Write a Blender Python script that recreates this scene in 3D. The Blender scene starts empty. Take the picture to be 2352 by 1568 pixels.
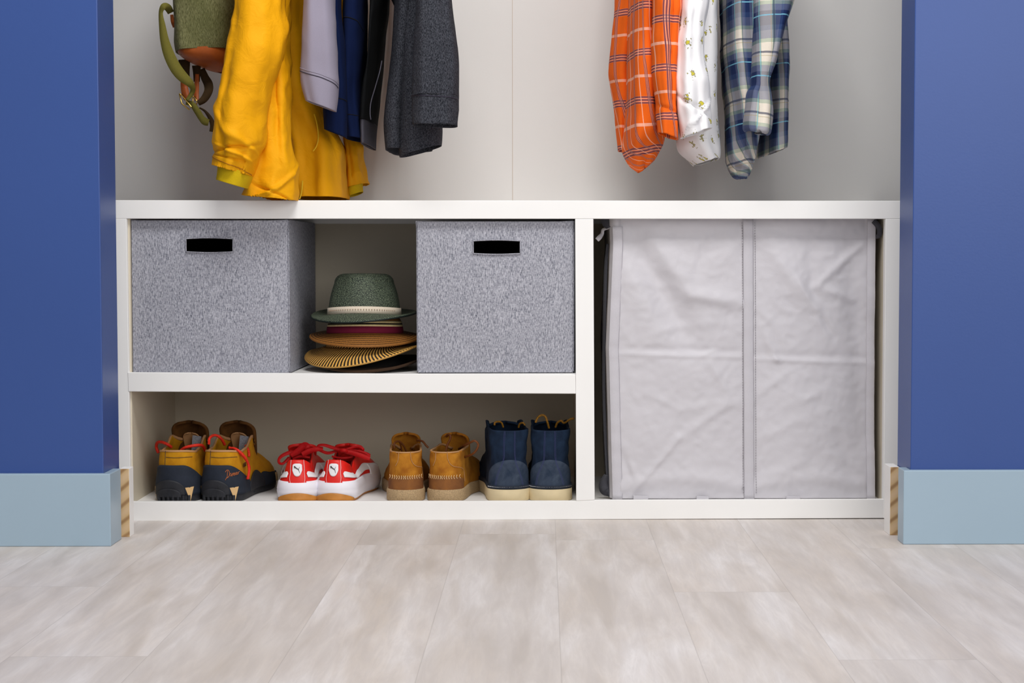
import bpy, bmesh, math, random
from mathutils import Vector, Matrix, noise
PI = math.pi
random.seed(7)
SC = bpy.context.scene
COL = SC.collection

# ------------------------------------------------------------------ camera model
F_PX = 4030.0; PX0 = 1306.0; PY0 = 784.0; DIST = 3.1
PITCH = math.atan(204.0 / F_PX); YAW = math.atan(56.0 / F_PX)
Fh = Vector((math.sin(YAW), math.cos(YAW), 0)); Rv = Vector((math.cos(YAW), -math.sin(YAW), 0))
Fv = Fh * math.cos(PITCH) + Vector((0, 0, -math.sin(PITCH)))
Uv = Fh * math.sin(PITCH) + Vector((0, 0, math.cos(PITCH)))
def ray(px, py): return Fv + Rv * ((px - PX0) / F_PX) - Uv * ((py - PY0) / F_PX)
_r = ray(1176, 1193.5)
CAM = Vector((0, -DIST, -_r.z * DIST / _r.y))
def P(px, py, Y=0.0):
    d = ray(px, py); return CAM + d * ((Y - CAM.y) / d.y)
def onfloor(px, py, z=0.0):
    d = ray(px, py); return CAM + d * ((z - CAM.z) / d.z)

# ------------------------------------------------------------------ materials
def lin(c):
    c = c / 255.0
    return c / 12.92 if c <= 0.04045 else ((c + 0.055) / 1.055) ** 2.4
def rgb(r, g, b): return (lin(r), lin(g), lin(b), 1.0)
class NT:
    def __init__(s, name, rough=0.6, spec=0.3):
        s.m = bpy.data.materials.new(name); s.m.use_nodes = True
        s.t = s.m.node_tree; s.b = s.t.nodes['Principled BSDF']
        s.b.inputs['Roughness'].default_value = rough
        s.b.inputs['Specular IOR Level'].default_value = spec
    def n(s, typ, **kw):
        o = s.t.nodes.new(typ)
        for k, v in kw.items(): setattr(o, k, v)
        return o
    def l(s, a, b): s.t.links.new(a, b)
    def inp(s, sock, v):
        if hasattr(v, 'is_linked') or isinstance(v, bpy.types.NodeSocket): s.l(v, sock)
        else: sock.default_value = v
    def math(s, op, a, b=0.0, c=None, clamp=False):
        o = s.n('ShaderNodeMath', operation=op); o.use_clamp = clamp
        s.inp(o.inputs[0], a); s.inp(o.inputs[1], b)
        if c is not None: s.inp(o.inputs[2], c)
        return o.outputs[0]
    def mix(s, f, a, b, mode='MIX'):
        o = s.n('ShaderNodeMix', data_type='RGBA', blend_type=mode)
        s.inp(o.inputs[0], f); s.inp(o.inputs[6], a); s.inp(o.inputs[7], b)
        return o.outputs[2]
    def coord(s, kind='Object', scale=(1, 1, 1), rot=(0, 0, 0), loc=(0, 0, 0)):
        tc = s.n('ShaderNodeTexCoord'); mp = s.n('ShaderNodeMapping')
        s.l(tc.outputs[kind], mp.inputs[0])
        mp.inputs['Scale'].default_value = scale; mp.inputs['Rotation'].default_value = rot
        mp.inputs['Location'].default_value = loc
        return mp.outputs[0]
    def noise(s, vec, scale=5, detail=3, rough=0.5, dist=0.0):
        o = s.n('ShaderNodeTexNoise'); s.l(vec, o.inputs['Vector'])
        o.inputs['Scale'].default_value = scale; o.inputs['Detail'].default_value = detail
        o.inputs['Roughness'].default_value = rough; o.inputs['Distortion'].default_value = dist
        return o.outputs['Fac']
    def ramp(s, f, stops, interp='LINEAR'):
        o = s.n('ShaderNodeValToRGB'); e = o.color_ramp; e.interpolation = interp
        while len(e.elements) < len(stops): e.elements.new(0.5)
        for i, (p, c) in enumerate(stops):
            e.elements[i].position = p; e.elements[i].color = c
        s.l(f, o.inputs[0]); return o.outputs[0]
    def bump(s, h, strength=0.3, dist=0.002):
        o = s.n('ShaderNodeBump'); s.l(h, o.inputs['Height'])
        o.inputs['Strength'].default_value = strength; o.inputs['Distance'].default_value = dist
        s.l(o.outputs[0], s.b.inputs['Normal'])
    def color(s, c): s.inp(s.b.inputs['Base Color'], c)
def W1(v): return (v, v, v, 1)

def plain(name, c, rough=0.6, var=0.0, scale=12, bump=0.0, bscale=300, spec=0.3, metal=0.0):
    m = NT(name, rough, spec); v = m.coord('Object')
    c = rgb(*c)
    if var > 0:
        n = m.noise(v, scale, 4)
        m.color(m.ramp(n, [(0.3, tuple(x * (1 - var) for x in c[:3]) + (1,)), (0.7, tuple(min(1, x * (1 + var)) for x in c[:3]) + (1,))]))
    else: m.color(c)
    if bump: m.bump(m.noise(v, bscale, 2), bump, 0.001)
    m.b.inputs['Metallic'].default_value = metal
    return m.m
def cloth(name, c, var=0.12, weave=900, rough=0.9, bump=0.25, c2=None, hs=(1, 1, 1), sheen=0.0):
    m = NT(name, rough, 0.15); v = m.coord('Object'); vs = m.coord('Object', hs)
    c = rgb(*c); c2 = rgb(*c2) if c2 else tuple(x * (1 - var) for x in c[:3]) + (1,)
    n = m.noise(vs, weave, 3, 0.6); n2 = m.noise(v, 14, 3)
    col = m.ramp(n, [(0.35, c2), (0.65, c)])
    col = m.mix(m.math('MULTIPLY', n2, 0.15), col, tuple(x * 0.8 for x in c[:3]) + (1,))
    m.color(col); m.bump(n, bump, 0.0012)
    m.b.inputs['Sheen Weight'].default_value = sheen
    return m.m

def fract_lines(m, coord, period, off, width):
    """1 inside a stripe of WIDTH (fraction) centred at OFF of each PERIOD"""
    f = m.math('FRACT', m.math('ADD', m.math('DIVIDE', coord, period), 0.5 - off))
    d = m.math('ABSOLUTE', m.math('SUBTRACT', f, 0.5))
    return m.math('LESS_THAN', d, width / 2)

def mat_orange():
    m = NT('orange_plaid_cotton', 0.85, 0.15)
    uv = m.coord('UV'); sp = m.n('ShaderNodeSeparateXYZ'); m.l(uv, sp.inputs[0]); u, v = sp.outputs[0], sp.outputs[1]
    base = rgb(238, 104, 26); white = rgb(255, 200, 176); navy = rgb(72, 40, 72)
    col = base
    for cc in (v, u):
        per = 0.083 if cc is v else 0.074
        w = fract_lines(m, cc, per, 0.0, 0.06); col = m.mix(m.math('MULTIPLY', w, 0.7), col, white)
        w = fract_lines(m, cc, per, 0.5, 0.16); col = m.mix(m.math('MULTIPLY', w, 0.35), col, white)
        for o in (0.44, 0.5, 0.56):
            w = fract_lines(m, cc, per, o, 0.032); col = m.mix(m.math('MULTIPLY', w, 0.85), col, navy)
    n = m.noise(m.coord('Object'), 700, 2); m.color(m.mix(m.math('MULTIPLY', n, 0.14), col, rgb(190, 60, 10))); m.bump(n, 0.2, 0.001)
    return m.m
def mat_blueplaid():
    m = NT('blue_plaid_cotton', 0.85, 0.15)
    uv = m.coord('UV'); sp = m.n('ShaderNodeSeparateXYZ'); m.l(uv, sp.inputs[0]); u, v = sp.outputs[0], sp.outputs[1]
    navy = rgb(28, 48, 98); cream = rgb(238, 230, 218); gb = rgb(112, 120, 150); green = rgb(165, 185, 165); mid = rgb(60, 84, 130)
    st = [(0.0, navy), (0.14, gb), (0.24, green), (0.30, cream), (0.62, green), (0.68, gb), (0.82, mid), (0.9, navy)]
    a = m.ramp(m.math('FRACT', m.math('DIVIDE', v, 0.105)), st, 'CONSTANT')
    b = m.ramp(m.math('FRACT', m.math('ADD', m.math('DIVIDE', u, 0.092), 0.2)), st, 'CONSTANT')
    col = m.mix(0.5, a, b)
    col = m.mix(0.35, col, m.mix(1.0, a, b, 'MULTIPLY'))
    for cc, p in ((v, 0.105), (u, 0.092)):
        w = fract_lines(m, cc, p, 0.07, 0.02); col = m.mix(m.math('MULTIPLY', w, 0.7), col, rgb(130, 200, 225))
        w = fract_lines(m, cc, p, 0.46, 0.035); col = m.mix(m.math('MULTIPLY', w, 0.75), col, rgb(45, 58, 90))
        w = fract_lines(m, cc, p, 0.40, 0.012); col = m.mix(m.math('MULTIPLY', w, 0.5), col, rgb(170, 150, 90))
    n = m.noise(m.coord('Object'), 700, 2); m.color(m.mix(m.math('MULTIPLY', n, 0.12), col, rgb(60, 70, 90))); m.bump(n, 0.2, 0.001)
    return m.m
def mat_whiteprint():
    m = NT('white_printed_cotton', 0.85, 0.15)
    uv = m.coord('UV')
    wob = m.noise(m.coord('Object'), 230, 3)
    vo = m.n('ShaderNodeTexVoronoi', voronoi_dimensions='2D'); vo.inputs['Scale'].default_value = 22; vo.inputs['Randomness'].default_value = 0.75
    m.l(uv, vo.inputs['Vector'])
    d = m.math('ADD', vo.outputs['Distance'], m.math('MULTIPLY', m.math('SUBTRACT', wob, 0.5), 0.75))
    motif = m.math('LESS_THAN', d, 0.11); core = m.math('LESS_THAN', d, 0.03)
    col = m.mix(motif, rgb(247, 246, 248), rgb(158, 152, 120)); col = m.mix(core, col, rgb(208, 196, 66))
    m.color(col); m.bump(m.noise(m.coord('Object'), 800, 2), 0.15, 0.001)
    return m.m

def mat_linen():
    m = NT('grey_linen_weave', 0.92, 0.1)
    v1 = m.coord('Object', (1, 1, 0.22)); v2 = m.coord('Object', (0.3, 0.3, 1))
    n1 = m.noise(v1, 820, 3, 0.65); n2 = m.noise(v2, 700, 2, 0.6); n3 = m.noise(m.coord('Object'), 9, 3)
    f = m.math('ADD', m.math('MULTIPLY', n1, 0.75), m.math('MULTIPLY', n2, 0.25))
    col = m.ramp(f, [(0.34, rgb(84, 88, 100)), (0.46, rgb(150, 151, 161)), (0.62, rgb(196, 196, 205))])
    m.color(m.mix(m.math('MULTIPLY', n3, 0.12), col, rgb(120, 122, 134))); m.bump(f, 0.5, 0.0015)
    return m.m
def mat_floor():
    m = NT('whitewashed_plank', 0.42, 0.4)
    tc = m.n('ShaderNodeTexCoord'); sp = m.n('ShaderNodeSeparateXYZ'); m.l(tc.outputs['Object'], sp.inputs[0])
    x, y = sp.outputs[0], sp.outputs[1]
    xi = m.math('DIVIDE', m.math('ADD', x, 0.143 + 0.162 * 40), 0.162); i = m.math('FLOOR', xi)
    wn = m.n('ShaderNodeTexWhiteNoise', noise_dimensions='1D'); m.l(i, wn.inputs['W'])
    yj = m.math('DIVIDE', m.math('ADD', m.math('ADD', y, 50.0), m.math('MULTIPLY', wn.outputs['Value'], 1.22)), 1.22); j = m.math('FLOOR', yj)
    cb = m.n('ShaderNodeCombineXYZ'); m.l(i, cb.inputs[0]); m.l(j, cb.inputs[1])
    w2 = m.n('ShaderNodeTexWhiteNoise', noise_dimensions='3D'); m.l(cb.outputs[0], w2.inputs['Vector'])
    # grain coordinates shifted per plank
    sc = m.n('ShaderNodeVectorMath', operation='SCALE'); m.l(w2.outputs['Color'], sc.inputs[0]); sc.inputs['Scale'].default_value = 20
    ad = m.n('ShaderNodeVectorMath', operation='ADD'); m.l(tc.outputs['Object'], ad.inputs[0]); m.l(sc.outputs[0], ad.inputs[1])
    def mp(s):
        o = m.n('ShaderNodeMapping'); m.l(ad.outputs[0], o.inputs[0]); o.inputs['Scale'].default_value = s; return o.outputs[0]
    g1 = m.noise(mp((1, 0.13, 1)), 20, 5, 0.55, 0.5)
    g2 = m.noise(mp((1, 0.1, 1)), 70, 6, 0.7, 0.6)
    g3 = m.noise(mp((1, 0.3, 1)), 7, 3, 0.5, 0.8)
    g4 = m.noise(mp((1, 0.06, 1)), 320, 2, 0.5)
    col = m.ramp(g1, [(0.30, rgb(200, 190, 181)), (0.5, rgb(221, 213, 207)), (0.70, rgb(236, 231, 229))])
    col = m.mix(m.math('MULTIPLY', m.ramp(g3, [(0.45, W1(0)), (0.75, W1(1))]), 0.35), col, rgb(216, 198, 178))
    col = m.mix(m.math('MULTIPLY', m.ramp(g2, [(0.4, W1(1)), (0.62, W1(0))]), 0.34), col, rgb(190, 182, 178))
    col = m.mix(m.math('MULTIPLY', g4, 0.12), col, rgb(180, 172, 166))
    col = m.mix(m.math('MULTIPLY', w2.outputs['Value'], 0.20), col, rgb(190, 182, 176))
    fx = m.math('FRACT', xi); fy = m.math('FRACT', yj)
    ex = m.math('LESS_THAN', m.math('MINIMUM', fx, m.math('SUBTRACT', 1.0, fx)), 0.004)
    ey = m.math('LESS_THAN', m.math('MINIMUM', fy, m.math('SUBTRACT', 1.0, fy)), 0.0008)
    seam = m.math('MAXIMUM', ex, ey)
    col = m.mix(m.math('MULTIPLY', seam, 0.22), col, rgb(130, 122, 116))
    m.color(col)
    m.bump(m.math('SUBTRACT', m.math('MULTIPLY', g2, 0.4), seam), 0.12, 0.001)
    m.inp(m.b.inputs['Roughness'], m.math('ADD', m.math('MULTIPLY', g1, 0.15), 0.38))
    return m.m
def mat_wall(name, c, rough=0.5, spec=0.35, b=0.06):
    m = NT(name, rough, spec); v = m.coord('Object'); n = m.noise(v, 3, 3); c = rgb(*c)
    m.color(m.ramp(n, [(0.3, tuple(x * 0.97 for x in c[:3]) + (1,)), (0.7, tuple(min(1, x * 1.02) for x in c[:3]) + (1,))]))
    m.bump(m.noise(v, 260, 3), b, 0.001); return m.m
def mat_wood_end():
    m = NT('raw_pine_end_grain', 0.7, 0.2)
    v = m.coord('Object', (1, 1, 1), (0, -0.9, 0))
    w = m.n('ShaderNodeTexWave', wave_type='BANDS', bands_direction='X'); m.l(v, w.inputs['Vector'])
    w.inputs['Scale'].default_value = 14; w.inputs['Distortion'].default_value = 1.5; w.inputs['Detail'].default_value = 2; w.inputs['Detail Scale'].default_value = 0.7
    m.color(m.ramp(w.outputs['Fac'], [(0.0, rgb(168, 132, 92)), (0.3, rgb(212, 180, 134)), (1.0, rgb(220, 190, 150))])); return m.m
def mat_straw(name, c1, c2, scale=260, su=(1, 1, 1), lo=0.42, hi=0.55):
    """woven straw, chevron bands running round the crown and out along the brim (UV in metres)"""
    m = NT(name, 0.6, 0.35)
    uv = m.coord('UV'); sp = m.n('ShaderNodeSeparateXYZ'); m.l(uv, sp.inputs[0]); u, v = sp.outputs[0], sp.outputs[1]
    tri = m.math('ABSOLUTE', m.math('SUBTRACT', m.math('FRACT', m.math('DIVIDE', v, 0.009)), 0.5))
    x = m.math('ADD', u, m.math('MULTIPLY', tri, 0.006))
    s = m.math('SINE', m.math('MULTIPLY', x, 2 * PI / 0.0030))
    n = m.noise(uv, 500, 2)
    f = m.math('ADD', m.math('MULTIPLY', s, 0.28), n)
    m.color(m.ramp(f, [(lo, rgb(*c1)), (hi, rgb(*c2))])); m.bump(f, 0.5, 0.0012); return m.m
def mat_zebra_straw():
    m = NT('black_and_straw_striped_weave', 0.55, 0.35)
    uv = m.coord('UV'); sp = m.n('ShaderNodeSeparateXYZ'); m.l(uv, sp.inputs[0]); u, v = sp.outputs[0], sp.outputs[1]
    x = m.math('ADD', u, m.math('MULTIPLY', m.math('SINE', m.math('MULTIPLY', v, 90)), 0.006))
    x = m.math('ADD', x, m.math('MULTIPLY', v, 0.35))
    s = m.math('SINE', m.math('MULTIPLY', x, 2 * PI / 0.0062))
    row = m.math('SINE', m.math('MULTIPLY', v, 2 * PI / 0.0028))
    f = m.math('ADD', s, m.math('MULTIPLY', row, 0.25))
    m.color(m.ramp(m.math('ADD', m.math('MULTIPLY', f, 0.4), 0.5), [(0.42, rgb(28, 20, 12)), (0.55, rgb(226, 172, 84))])); m.bump(row, 0.4, 0.001); return m.m
def mat_braid():
    m = NT('brown_straw_braid', 0.6, 0.3)
    uv = m.coord('UV'); sp = m.n('ShaderNodeSeparateXYZ'); m.l(uv, sp.inputs[0]); v = sp.outputs[1]
    row = m.math('SINE', m.math('MULTIPLY', v, 2 * PI / 0.005)); n = m.noise(uv, 600, 2)
    f = m.math('ADD', m.math('MULTIPLY', row, 0.2), n)
    m.color(m.ramp(f, [(0.3, rgb(74, 44, 14)), (0.65, rgb(156, 102, 42))])); m.bump(f, 0.6, 0.0012); return m.m
def mat_suede(name, c, c2, scale=22, bscale=700, rough=0.85):
    m = NT(name, rough, 0.2); v = m.coord('Object'); n = m.noise(v, scale, 5, 0.6, 0.4); n2 = m.noise(v, bscale, 2)
    m.color(m.mix(m.math('MULTIPLY', n2, 0.15), m.ramp(n, [(0.32, rgb(*c2)), (0.62, rgb(*c))]), rgb(*c2))); m.bump(n2, 0.25, 0.001); return m.m
def mat_heather(name, c, c2):
    m = NT(name, 0.95, 0.1); v = m.coord('Object', (1, 1, 0.5)); n = m.noise(v, 650, 3, 0.75)
    m.color(m.ramp(n, [(0.38, rgb(*c2)), (0.66, rgb(*c))])); m.bump(n, 0.4, 0.0015); return m.m
def mat_canvas():
    m = NT('olive_waxed_canvas', 0.8, 0.2); v = m.coord('Object', (1, 1, 0.12)); n = m.noise(v, 1300, 3, 0.65); n2 = m.noise(m.coord('Object'), 12, 4)
    col = m.ramp(n, [(0.36, rgb(68, 68, 36)), (0.66, rgb(142, 140, 98))])
    m.color(m.mix(m.math('MULTIPLY', m.ramp(n2, [(0.45, W1(0)), (0.7, W1(1))]), 0.5), col, rgb(76, 80, 36))); m.bump(n, 0.3, 0.001); return m.m
def mat_hamper():
    m = NT('grey_coated_fabric', 0.5, 0.35); v = m.coord('Object'); n = m.noise(v, 26, 5, 0.6, 0.8); n2 = m.noise(v, 700, 2)
    m.color(m.mix(m.math('MULTIPLY', n, 0.2), rgb(206, 203, 208), rgb(190, 187, 194)))
    m.bump(m.math('ADD', n, m.math('MULTIPLY', n2, 0.03)), 0.12, 0.005); return m.m
def mat_nylon(name, c, var=0.1):
    m = NT(name, 0.7, 0.2); v = m.coord('Object'); n = m.noise(v, 34, 5, 0.6, 1.0); n2 = m.noise(v, 1000, 2); c = rgb(*c)
    m.color(m.mix(m.math('MULTIPLY', n2, 0.1), c, tuple(x * 0.7 for x in c[:3]) + (1,)))
    m.bump(m.math('ADD', n, m.math('MULTIPLY', n2, 0.04)), 0.35, 0.006); return m.m

M = dict(
    floor=mat_floor(), cream=mat_wall('cream_wall_paint', (216, 214, 211), 0.65, 0.25),
    bluewall=mat_wall('navy_blue_wall_paint', (52, 80, 144), 0.38, 0.4, 0.1), bbblue=mat_wall('pale_blue_trim_paint', (158, 180, 196), 0.35, 0.45, 0.04),
    white=mat_wall('white_satin_paint', (246, 245, 243), 0.42, 0.4, 0.02), pine=mat_wood_end(), linen=mat_linen(),
    panel=mat_wall('cream_bounce_tint', (212, 202, 182), 0.6, 0.25),  # wall cream with the cubbies' warm bounce light put into the colour
    black=plain('black_lining', (14, 14, 14), 0.9), hamper=mat_hamper(), hamperseam=cloth('grey_binding_tape', (204, 201, 207), 0.04, 700, 0.6),
    hamperdark=cloth('slate_strap_webbing', (74, 74, 80), 0.15, 500), orange=mat_orange(), blueplaid=mat_blueplaid(), whiteprint=mat_whiteprint(),
    yellow=mat_nylon('mustard_yellow_shell', (236, 166, 2)), yellow2=cloth('yellow_fleece_lining', (214, 180, 22), 0.15, 700),
    zipper=plain('pale_yellow_zip_tape', (232, 190, 36), 0.5), lav=cloth('lilac_grey_jersey', (148, 142, 158), 0.06, 900), navy=cloth('navy_jersey', (8, 23, 60), 0.15, 800),
    blackj=cloth('black_jersey', (15, 16, 18), 0.2, 800), greyrib=cloth('grey_ribbed_jersey', (84, 82, 92), 0.25, 500, hs=(1, 1, 0.1)),
    heather=mat_heather('charcoal_heather_knit', (80, 82, 90), (26, 28, 34)), stitch=plain('dark_thread', (50, 46, 60), 0.8),
    canvas=mat_canvas(), leather=mat_suede('tan_leather', (176, 92, 40), (140, 66, 26), 18, 300, 0.45), strap=cloth('olive_webbing', (108, 102, 44), 0.15, 600),
    strapdark=cloth('brown_webbing', (66, 50, 30), 0.2, 600), brass=plain('aged_brass', (200, 170, 90), 0.3, metal=1.0),
    greenstraw=mat_straw('green_woven_straw', (8, 22, 18), (176, 192, 158), lo=0.56, hi=0.98), zebra=mat_zebra_straw(), braid=mat_braid(),
    cream_band=cloth('cream_hat_ribbon', (222, 208, 188), 0.06, 400), burg=cloth('burgundy_hat_ribbon', (118, 30, 56), 0.12, 500), felt=plain('dark_brown_felt', (58, 40, 26), 0.95, 0.15, 40, 0.2),
    creamstraw=plain('ivory_straw_edge', (226, 204, 150), 0.6, 0.1, 200, 0.2), blackfelt=plain('black_felt', (14, 12, 12), 0.95),
    mustard=mat_suede('mustard_nubuck', (204, 146, 24), (176, 116, 12)), ink=plain('blue_black_nubuck', (36, 42, 54), 0.8, 0.15, 60, 0.2), rubber=plain('black_rubber', (42, 43, 48), 0.6, 0.25, 60, 0.15),
    tanrubber=plain('tan_rubber_insert', (214, 176, 124), 0.6), redlace=plain('red_round_lace', (214, 44, 24), 0.6, 0.2, 400), brownlining=mat_suede('dark_brown_lining', (98, 62, 24), (62, 36, 10)),
    tanrim=plain('tan_leather_edge', (186, 140, 96), 0.6), label=plain('silver_size_label', (150, 152, 160), 0.6, 0.35, 500), copper=plain('copper_thread', (176, 100, 58), 0.5),
    red=plain('red_leather', (226, 34, 26), 0.42, 0.05, 20, 0.08, 500, 0.45), red2=plain('deep_red_ribbon_lace', (190, 10, 14), 0.6, 0.08, 200), whiteleather=plain('white_leather', (238, 236, 238), 0.45),
    whiterubber=plain('white_foam_rubber', (240, 238, 246), 0.5, 0.02, 30), gum=plain('gum_rubber', (190, 126, 56), 0.5, 0.12, 60), darkred=plain('dark_red_lining', (110, 10, 12), 0.8), logo=plain('dark_grey_print', (62, 60, 58), 0.5),
    tan=mat_suede('tan_waxed_suede', (190, 128, 38), (150, 88, 22), 26), tan2=mat_suede('worn_brown_heel_leather', (150, 98, 50), (116, 74, 46), 30), crepe=plain('speckled_crepe_rubber', (172, 146, 110), 0.8, 0.25, 500, 0.6, 500),
    thread=plain('cream_hand_stitching', (230, 200, 150), 0.6), brownlace=plain('brown_leather_lace', (110, 60, 24), 0.5), 
    bluesuede=mat_suede('navy_suede', (30, 48, 72), (12, 24, 42), 20), bluesuede2=mat_suede('scuffed_navy_suede', (66, 76, 92), (28, 42, 62), 30), wedge=plain('cream_wedge_rubber', (212, 194, 156), 0.7, 0.06, 40, 0.1),
    purple=plain('purple_blue_thread', (66, 70, 116), 0.7), ochrelace=plain('ochre_black_lace', (150, 104, 30), 0.6, 0.4, 300), darkin=plain('shoe_interior', (26, 20, 16), 0.95),
    mustardseam=plain('ochre_seam', (176, 116, 4), 0.8),
    button=plain('pearl_button', (222, 212, 180), 0.3),
)

# ------------------------------------------------------------------ object helpers
MW = {}
def thing(name, loc, label, cat, group=None, rot=0.0):
    o = bpy.data.objects.new(name, None); COL.objects.link(o)
    o.location = loc; o.rotation_euler = (0, 0, rot); o.empty_display_size = 0.05
    MW[o] = Matrix.Translation(Vector(loc)) @ Matrix.Rotation(rot, 4, 'Z')
    tag(o, label, cat, group); return o
def tag(o, label=None, cat=None, group=None, kind=None):
    if label: o['label'] = label
    if cat: o['category'] = cat
    if group: o['group'] = group
    if kind: o['kind'] = kind
    return o
def mk(name, vs, fs, mat, parent=None, smooth=True, local=False, uv=None, mats=None, fm=None, origin=None, weld=False):
    """vs in world coordinates (or in the root's own when LOCAL)"""
    me = bpy.data.meshes.new(name)
    if parent is not None and not local:
        inv = MW[parent].inverted(); vs = [inv @ Vector(v) for v in vs]
    off = Vector((0, 0, 0))
    if parent is None:
        if origin is None:
            n = len(vs); off = Vector((sum(v[0] for v in vs) / n, sum(v[1] for v in vs) / n, min(v[2] for v in vs)))
        else: off = Vector(origin)
        vs = [Vector(v) - off for v in vs]
    me.from_pydata([tuple(v) for v in vs], [], fs)
    for mm in (mats or [mat]): me.materials.append(mm)
    if fm:
        for p, i in zip(me.polygons, fm): p.material_index = i
    if uv:
        l = me.uv_layers.new(name='UVMap')
        for p in me.polygons:
            for li in p.loop_indices:
                l.data[li].uv = uv[me.loops[li].vertex_index]
    if weld:
        bm = bmesh.new(); bm.from_mesh(me); bmesh.ops.remove_doubles(bm, verts=bm.verts, dist=1e-6); bm.to_mesh(me); bm.free()
    for p in me.polygons: p.use_smooth = smooth
    me.validate(); me.update()
    o = bpy.data.objects.new(name, me); COL.objects.link(o)
    if parent is not None: o.parent = parent; MW[o] = MW[parent]
    else: o.location = off; MW[o] = Matrix.Translation(off)
    return o
def solid(o, t, offset=-1):
    m = o.modifiers.new('solid', 'SOLIDIFY'); m.thickness = t; m.offset = offset; return o
def bevel(o, w=0.001, seg=2):
    m = o.modifiers.new('bevel', 'BEVEL'); m.width = w; m.segments = seg; m.limit_method = 'ANGLE'; m.angle_limit = 0.6; return o
def boxv(x0, y0, z0, x1, y1, z1):
    vs = [(x, y, z) for z in (z0, z1) for y in (y0, y1) for x in (x0, x1)]
    fs = [(0, 2, 3, 1), (4, 5, 7, 6), (0, 1, 5, 4), (2, 6, 7, 3), (0, 4, 6, 2), (1, 3, 7, 5)]
    return vs, fs
def box(name, a, b, mat, parent=None, bev=0.001):
    vs, fs = boxv(*a, *b); o = mk(name, vs, fs, mat, parent, smooth=False)
    if bev: bevel(o, bev)
    return o
def prism(name, quad_px, Y0, Y1, mat, parent=None, bev=0.001):
    """front polygon given on plane Y0, pushed straight back to Y1"""
    f = [P(x, y, Y0) for x, y in quad_px]; n = len(f)
    vs = f + [Vector((v.x, Y1, v.z)) for v in f]
    fs = [tuple(range(n)), tuple(reversed(range(n, 2 * n)))] + [(i, i + n, (i + 1) % n + n, (i + 1) % n) for i in range(n)]
    o = mk(name, vs, fs, mat, parent, smooth=False)
    if bev: bevel(o, bev)
    return o
def cat(pts, n):
    """smooth curve through tuples, n samples"""
    pts = [tuple(p) for p in pts]; m = len(pts)
    if m < 3:
        return [tuple(pts[0][k] + (pts[-1][k] - pts[0][k]) * i / (n - 1) for k in range(len(pts[0]))) for i in range(n)]
    out = []
    for i in range(n):
        s = i / (n - 1) * (m - 1); k = min(int(s), m - 2); t = s - k
        p0 = pts[max(k - 1, 0)]; p1 = pts[k]; p2 = pts[k + 1]; p3 = pts[min(k + 2, m - 1)]
        out.append(tuple(0.5 * (2 * b + (c - a) * t + (2 * a - 5 * b + 4 * c - d) * t * t + (3 * b - a - 3 * c + d) * t ** 3) for a, b, c, d in zip(p0, p1, p2, p3)))
    return out
def interp(tab, x):
    if x <= tab[0][0]: return tab[0][1]
    for (a, va), (b, vb) in zip(tab, tab[1:]):
        if x <= b:
            t = (x - a) / (b - a); t = t * t * (3 - 2 * t); return va + (vb - va) * t
    return tab[-1][1]
def lerp_tab(tab, x):
    if x <= tab[0][0]: return tab[0][1]
    for (a, va), (b, vb) in zip(tab, tab[1:]):
        if x <= b: return va + (vb - va) * (x - a) / (b - a)
    return tab[-1][1]
def tube(name, pts, r, mat, parent=None, n=8, samples=None, local=False, closed=False):
    pts = [Vector(p) for p in pts]
    if samples: pts = [Vector(p) for p in cat(pts, samples)]
    vs, fs = [], []; m = len(pts); up = Vector((0.13, 0.31, 0.94)).normalized()
    for i, p in enumerate(pts):
        t = (pts[min(i + 1, m - 1)] - pts[max(i - 1, 0)]).normalized()
        a = t.cross(up)
        if a.length < 1e-3: a = t.cross(Vector((1, 0, 0)))
        a.normalize(); b = t.cross(a).normalized(); up = -b if b.dot(up) < 0 else b
        b = up; a = t.cross(b).normalized()
        rr = r(i / (m - 1)) if callable(r) else r
        vs += [p + a * (rr * math.cos(2 * PI * k / n)) + b * (rr * math.sin(2 * PI * k / n)) for k in range(n)]
    for i in range(m - 1):
        fs += [(i * n + k, i * n + (k + 1) % n, (i + 1) * n + (k + 1) % n, (i + 1) * n + k) for k in range(n)]
    fs += [tuple(reversed(range(n))), tuple(range((m - 1) * n, m * n))]
    return mk(name, vs, fs, mat, parent, local=local)
def ribbon(name, pts, mat, parent=None, thick=0.0018, samples=60, twist=None):
    """pts: (px,py,width_px,Y) ; a webbing strip facing the viewer side"""
    c = cat(pts, samples); vs, fs = [], []
    for i, (x, y, w, Y) in enumerate(c):
        a = c[max(i - 1, 0)]; b = c[min(i + 1, samples - 1)]
        dx, dy = b[0] - a[0], b[1] - a[1]; L = math.hypot(dx, dy) or 1; nx, ny = -dy / L, dx / L
        for s, d in ((-1, 0), (1, 0), (1, thick), (-1, thick)):
            vs.append(P(x + nx * w / 2 * s, y + ny * w / 2 * s, Y + d + 0.003 * s * math.sin(i * 0.12)))
    for i in range(samples - 1):
        fs += [(i * 4 + k, i * 4 + (k + 1) % 4, (i + 1) * 4 + (k + 1) % 4, (i + 1) * 4 + k) for k in range(4)]
    fs += [(0, 3, 2, 1), tuple((samples - 1) * 4 + k for k in range(4))]
    return mk(name, vs, fs, mat, parent)
def sp(x, e): return math.copysign(abs(x) ** e, x)
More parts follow.
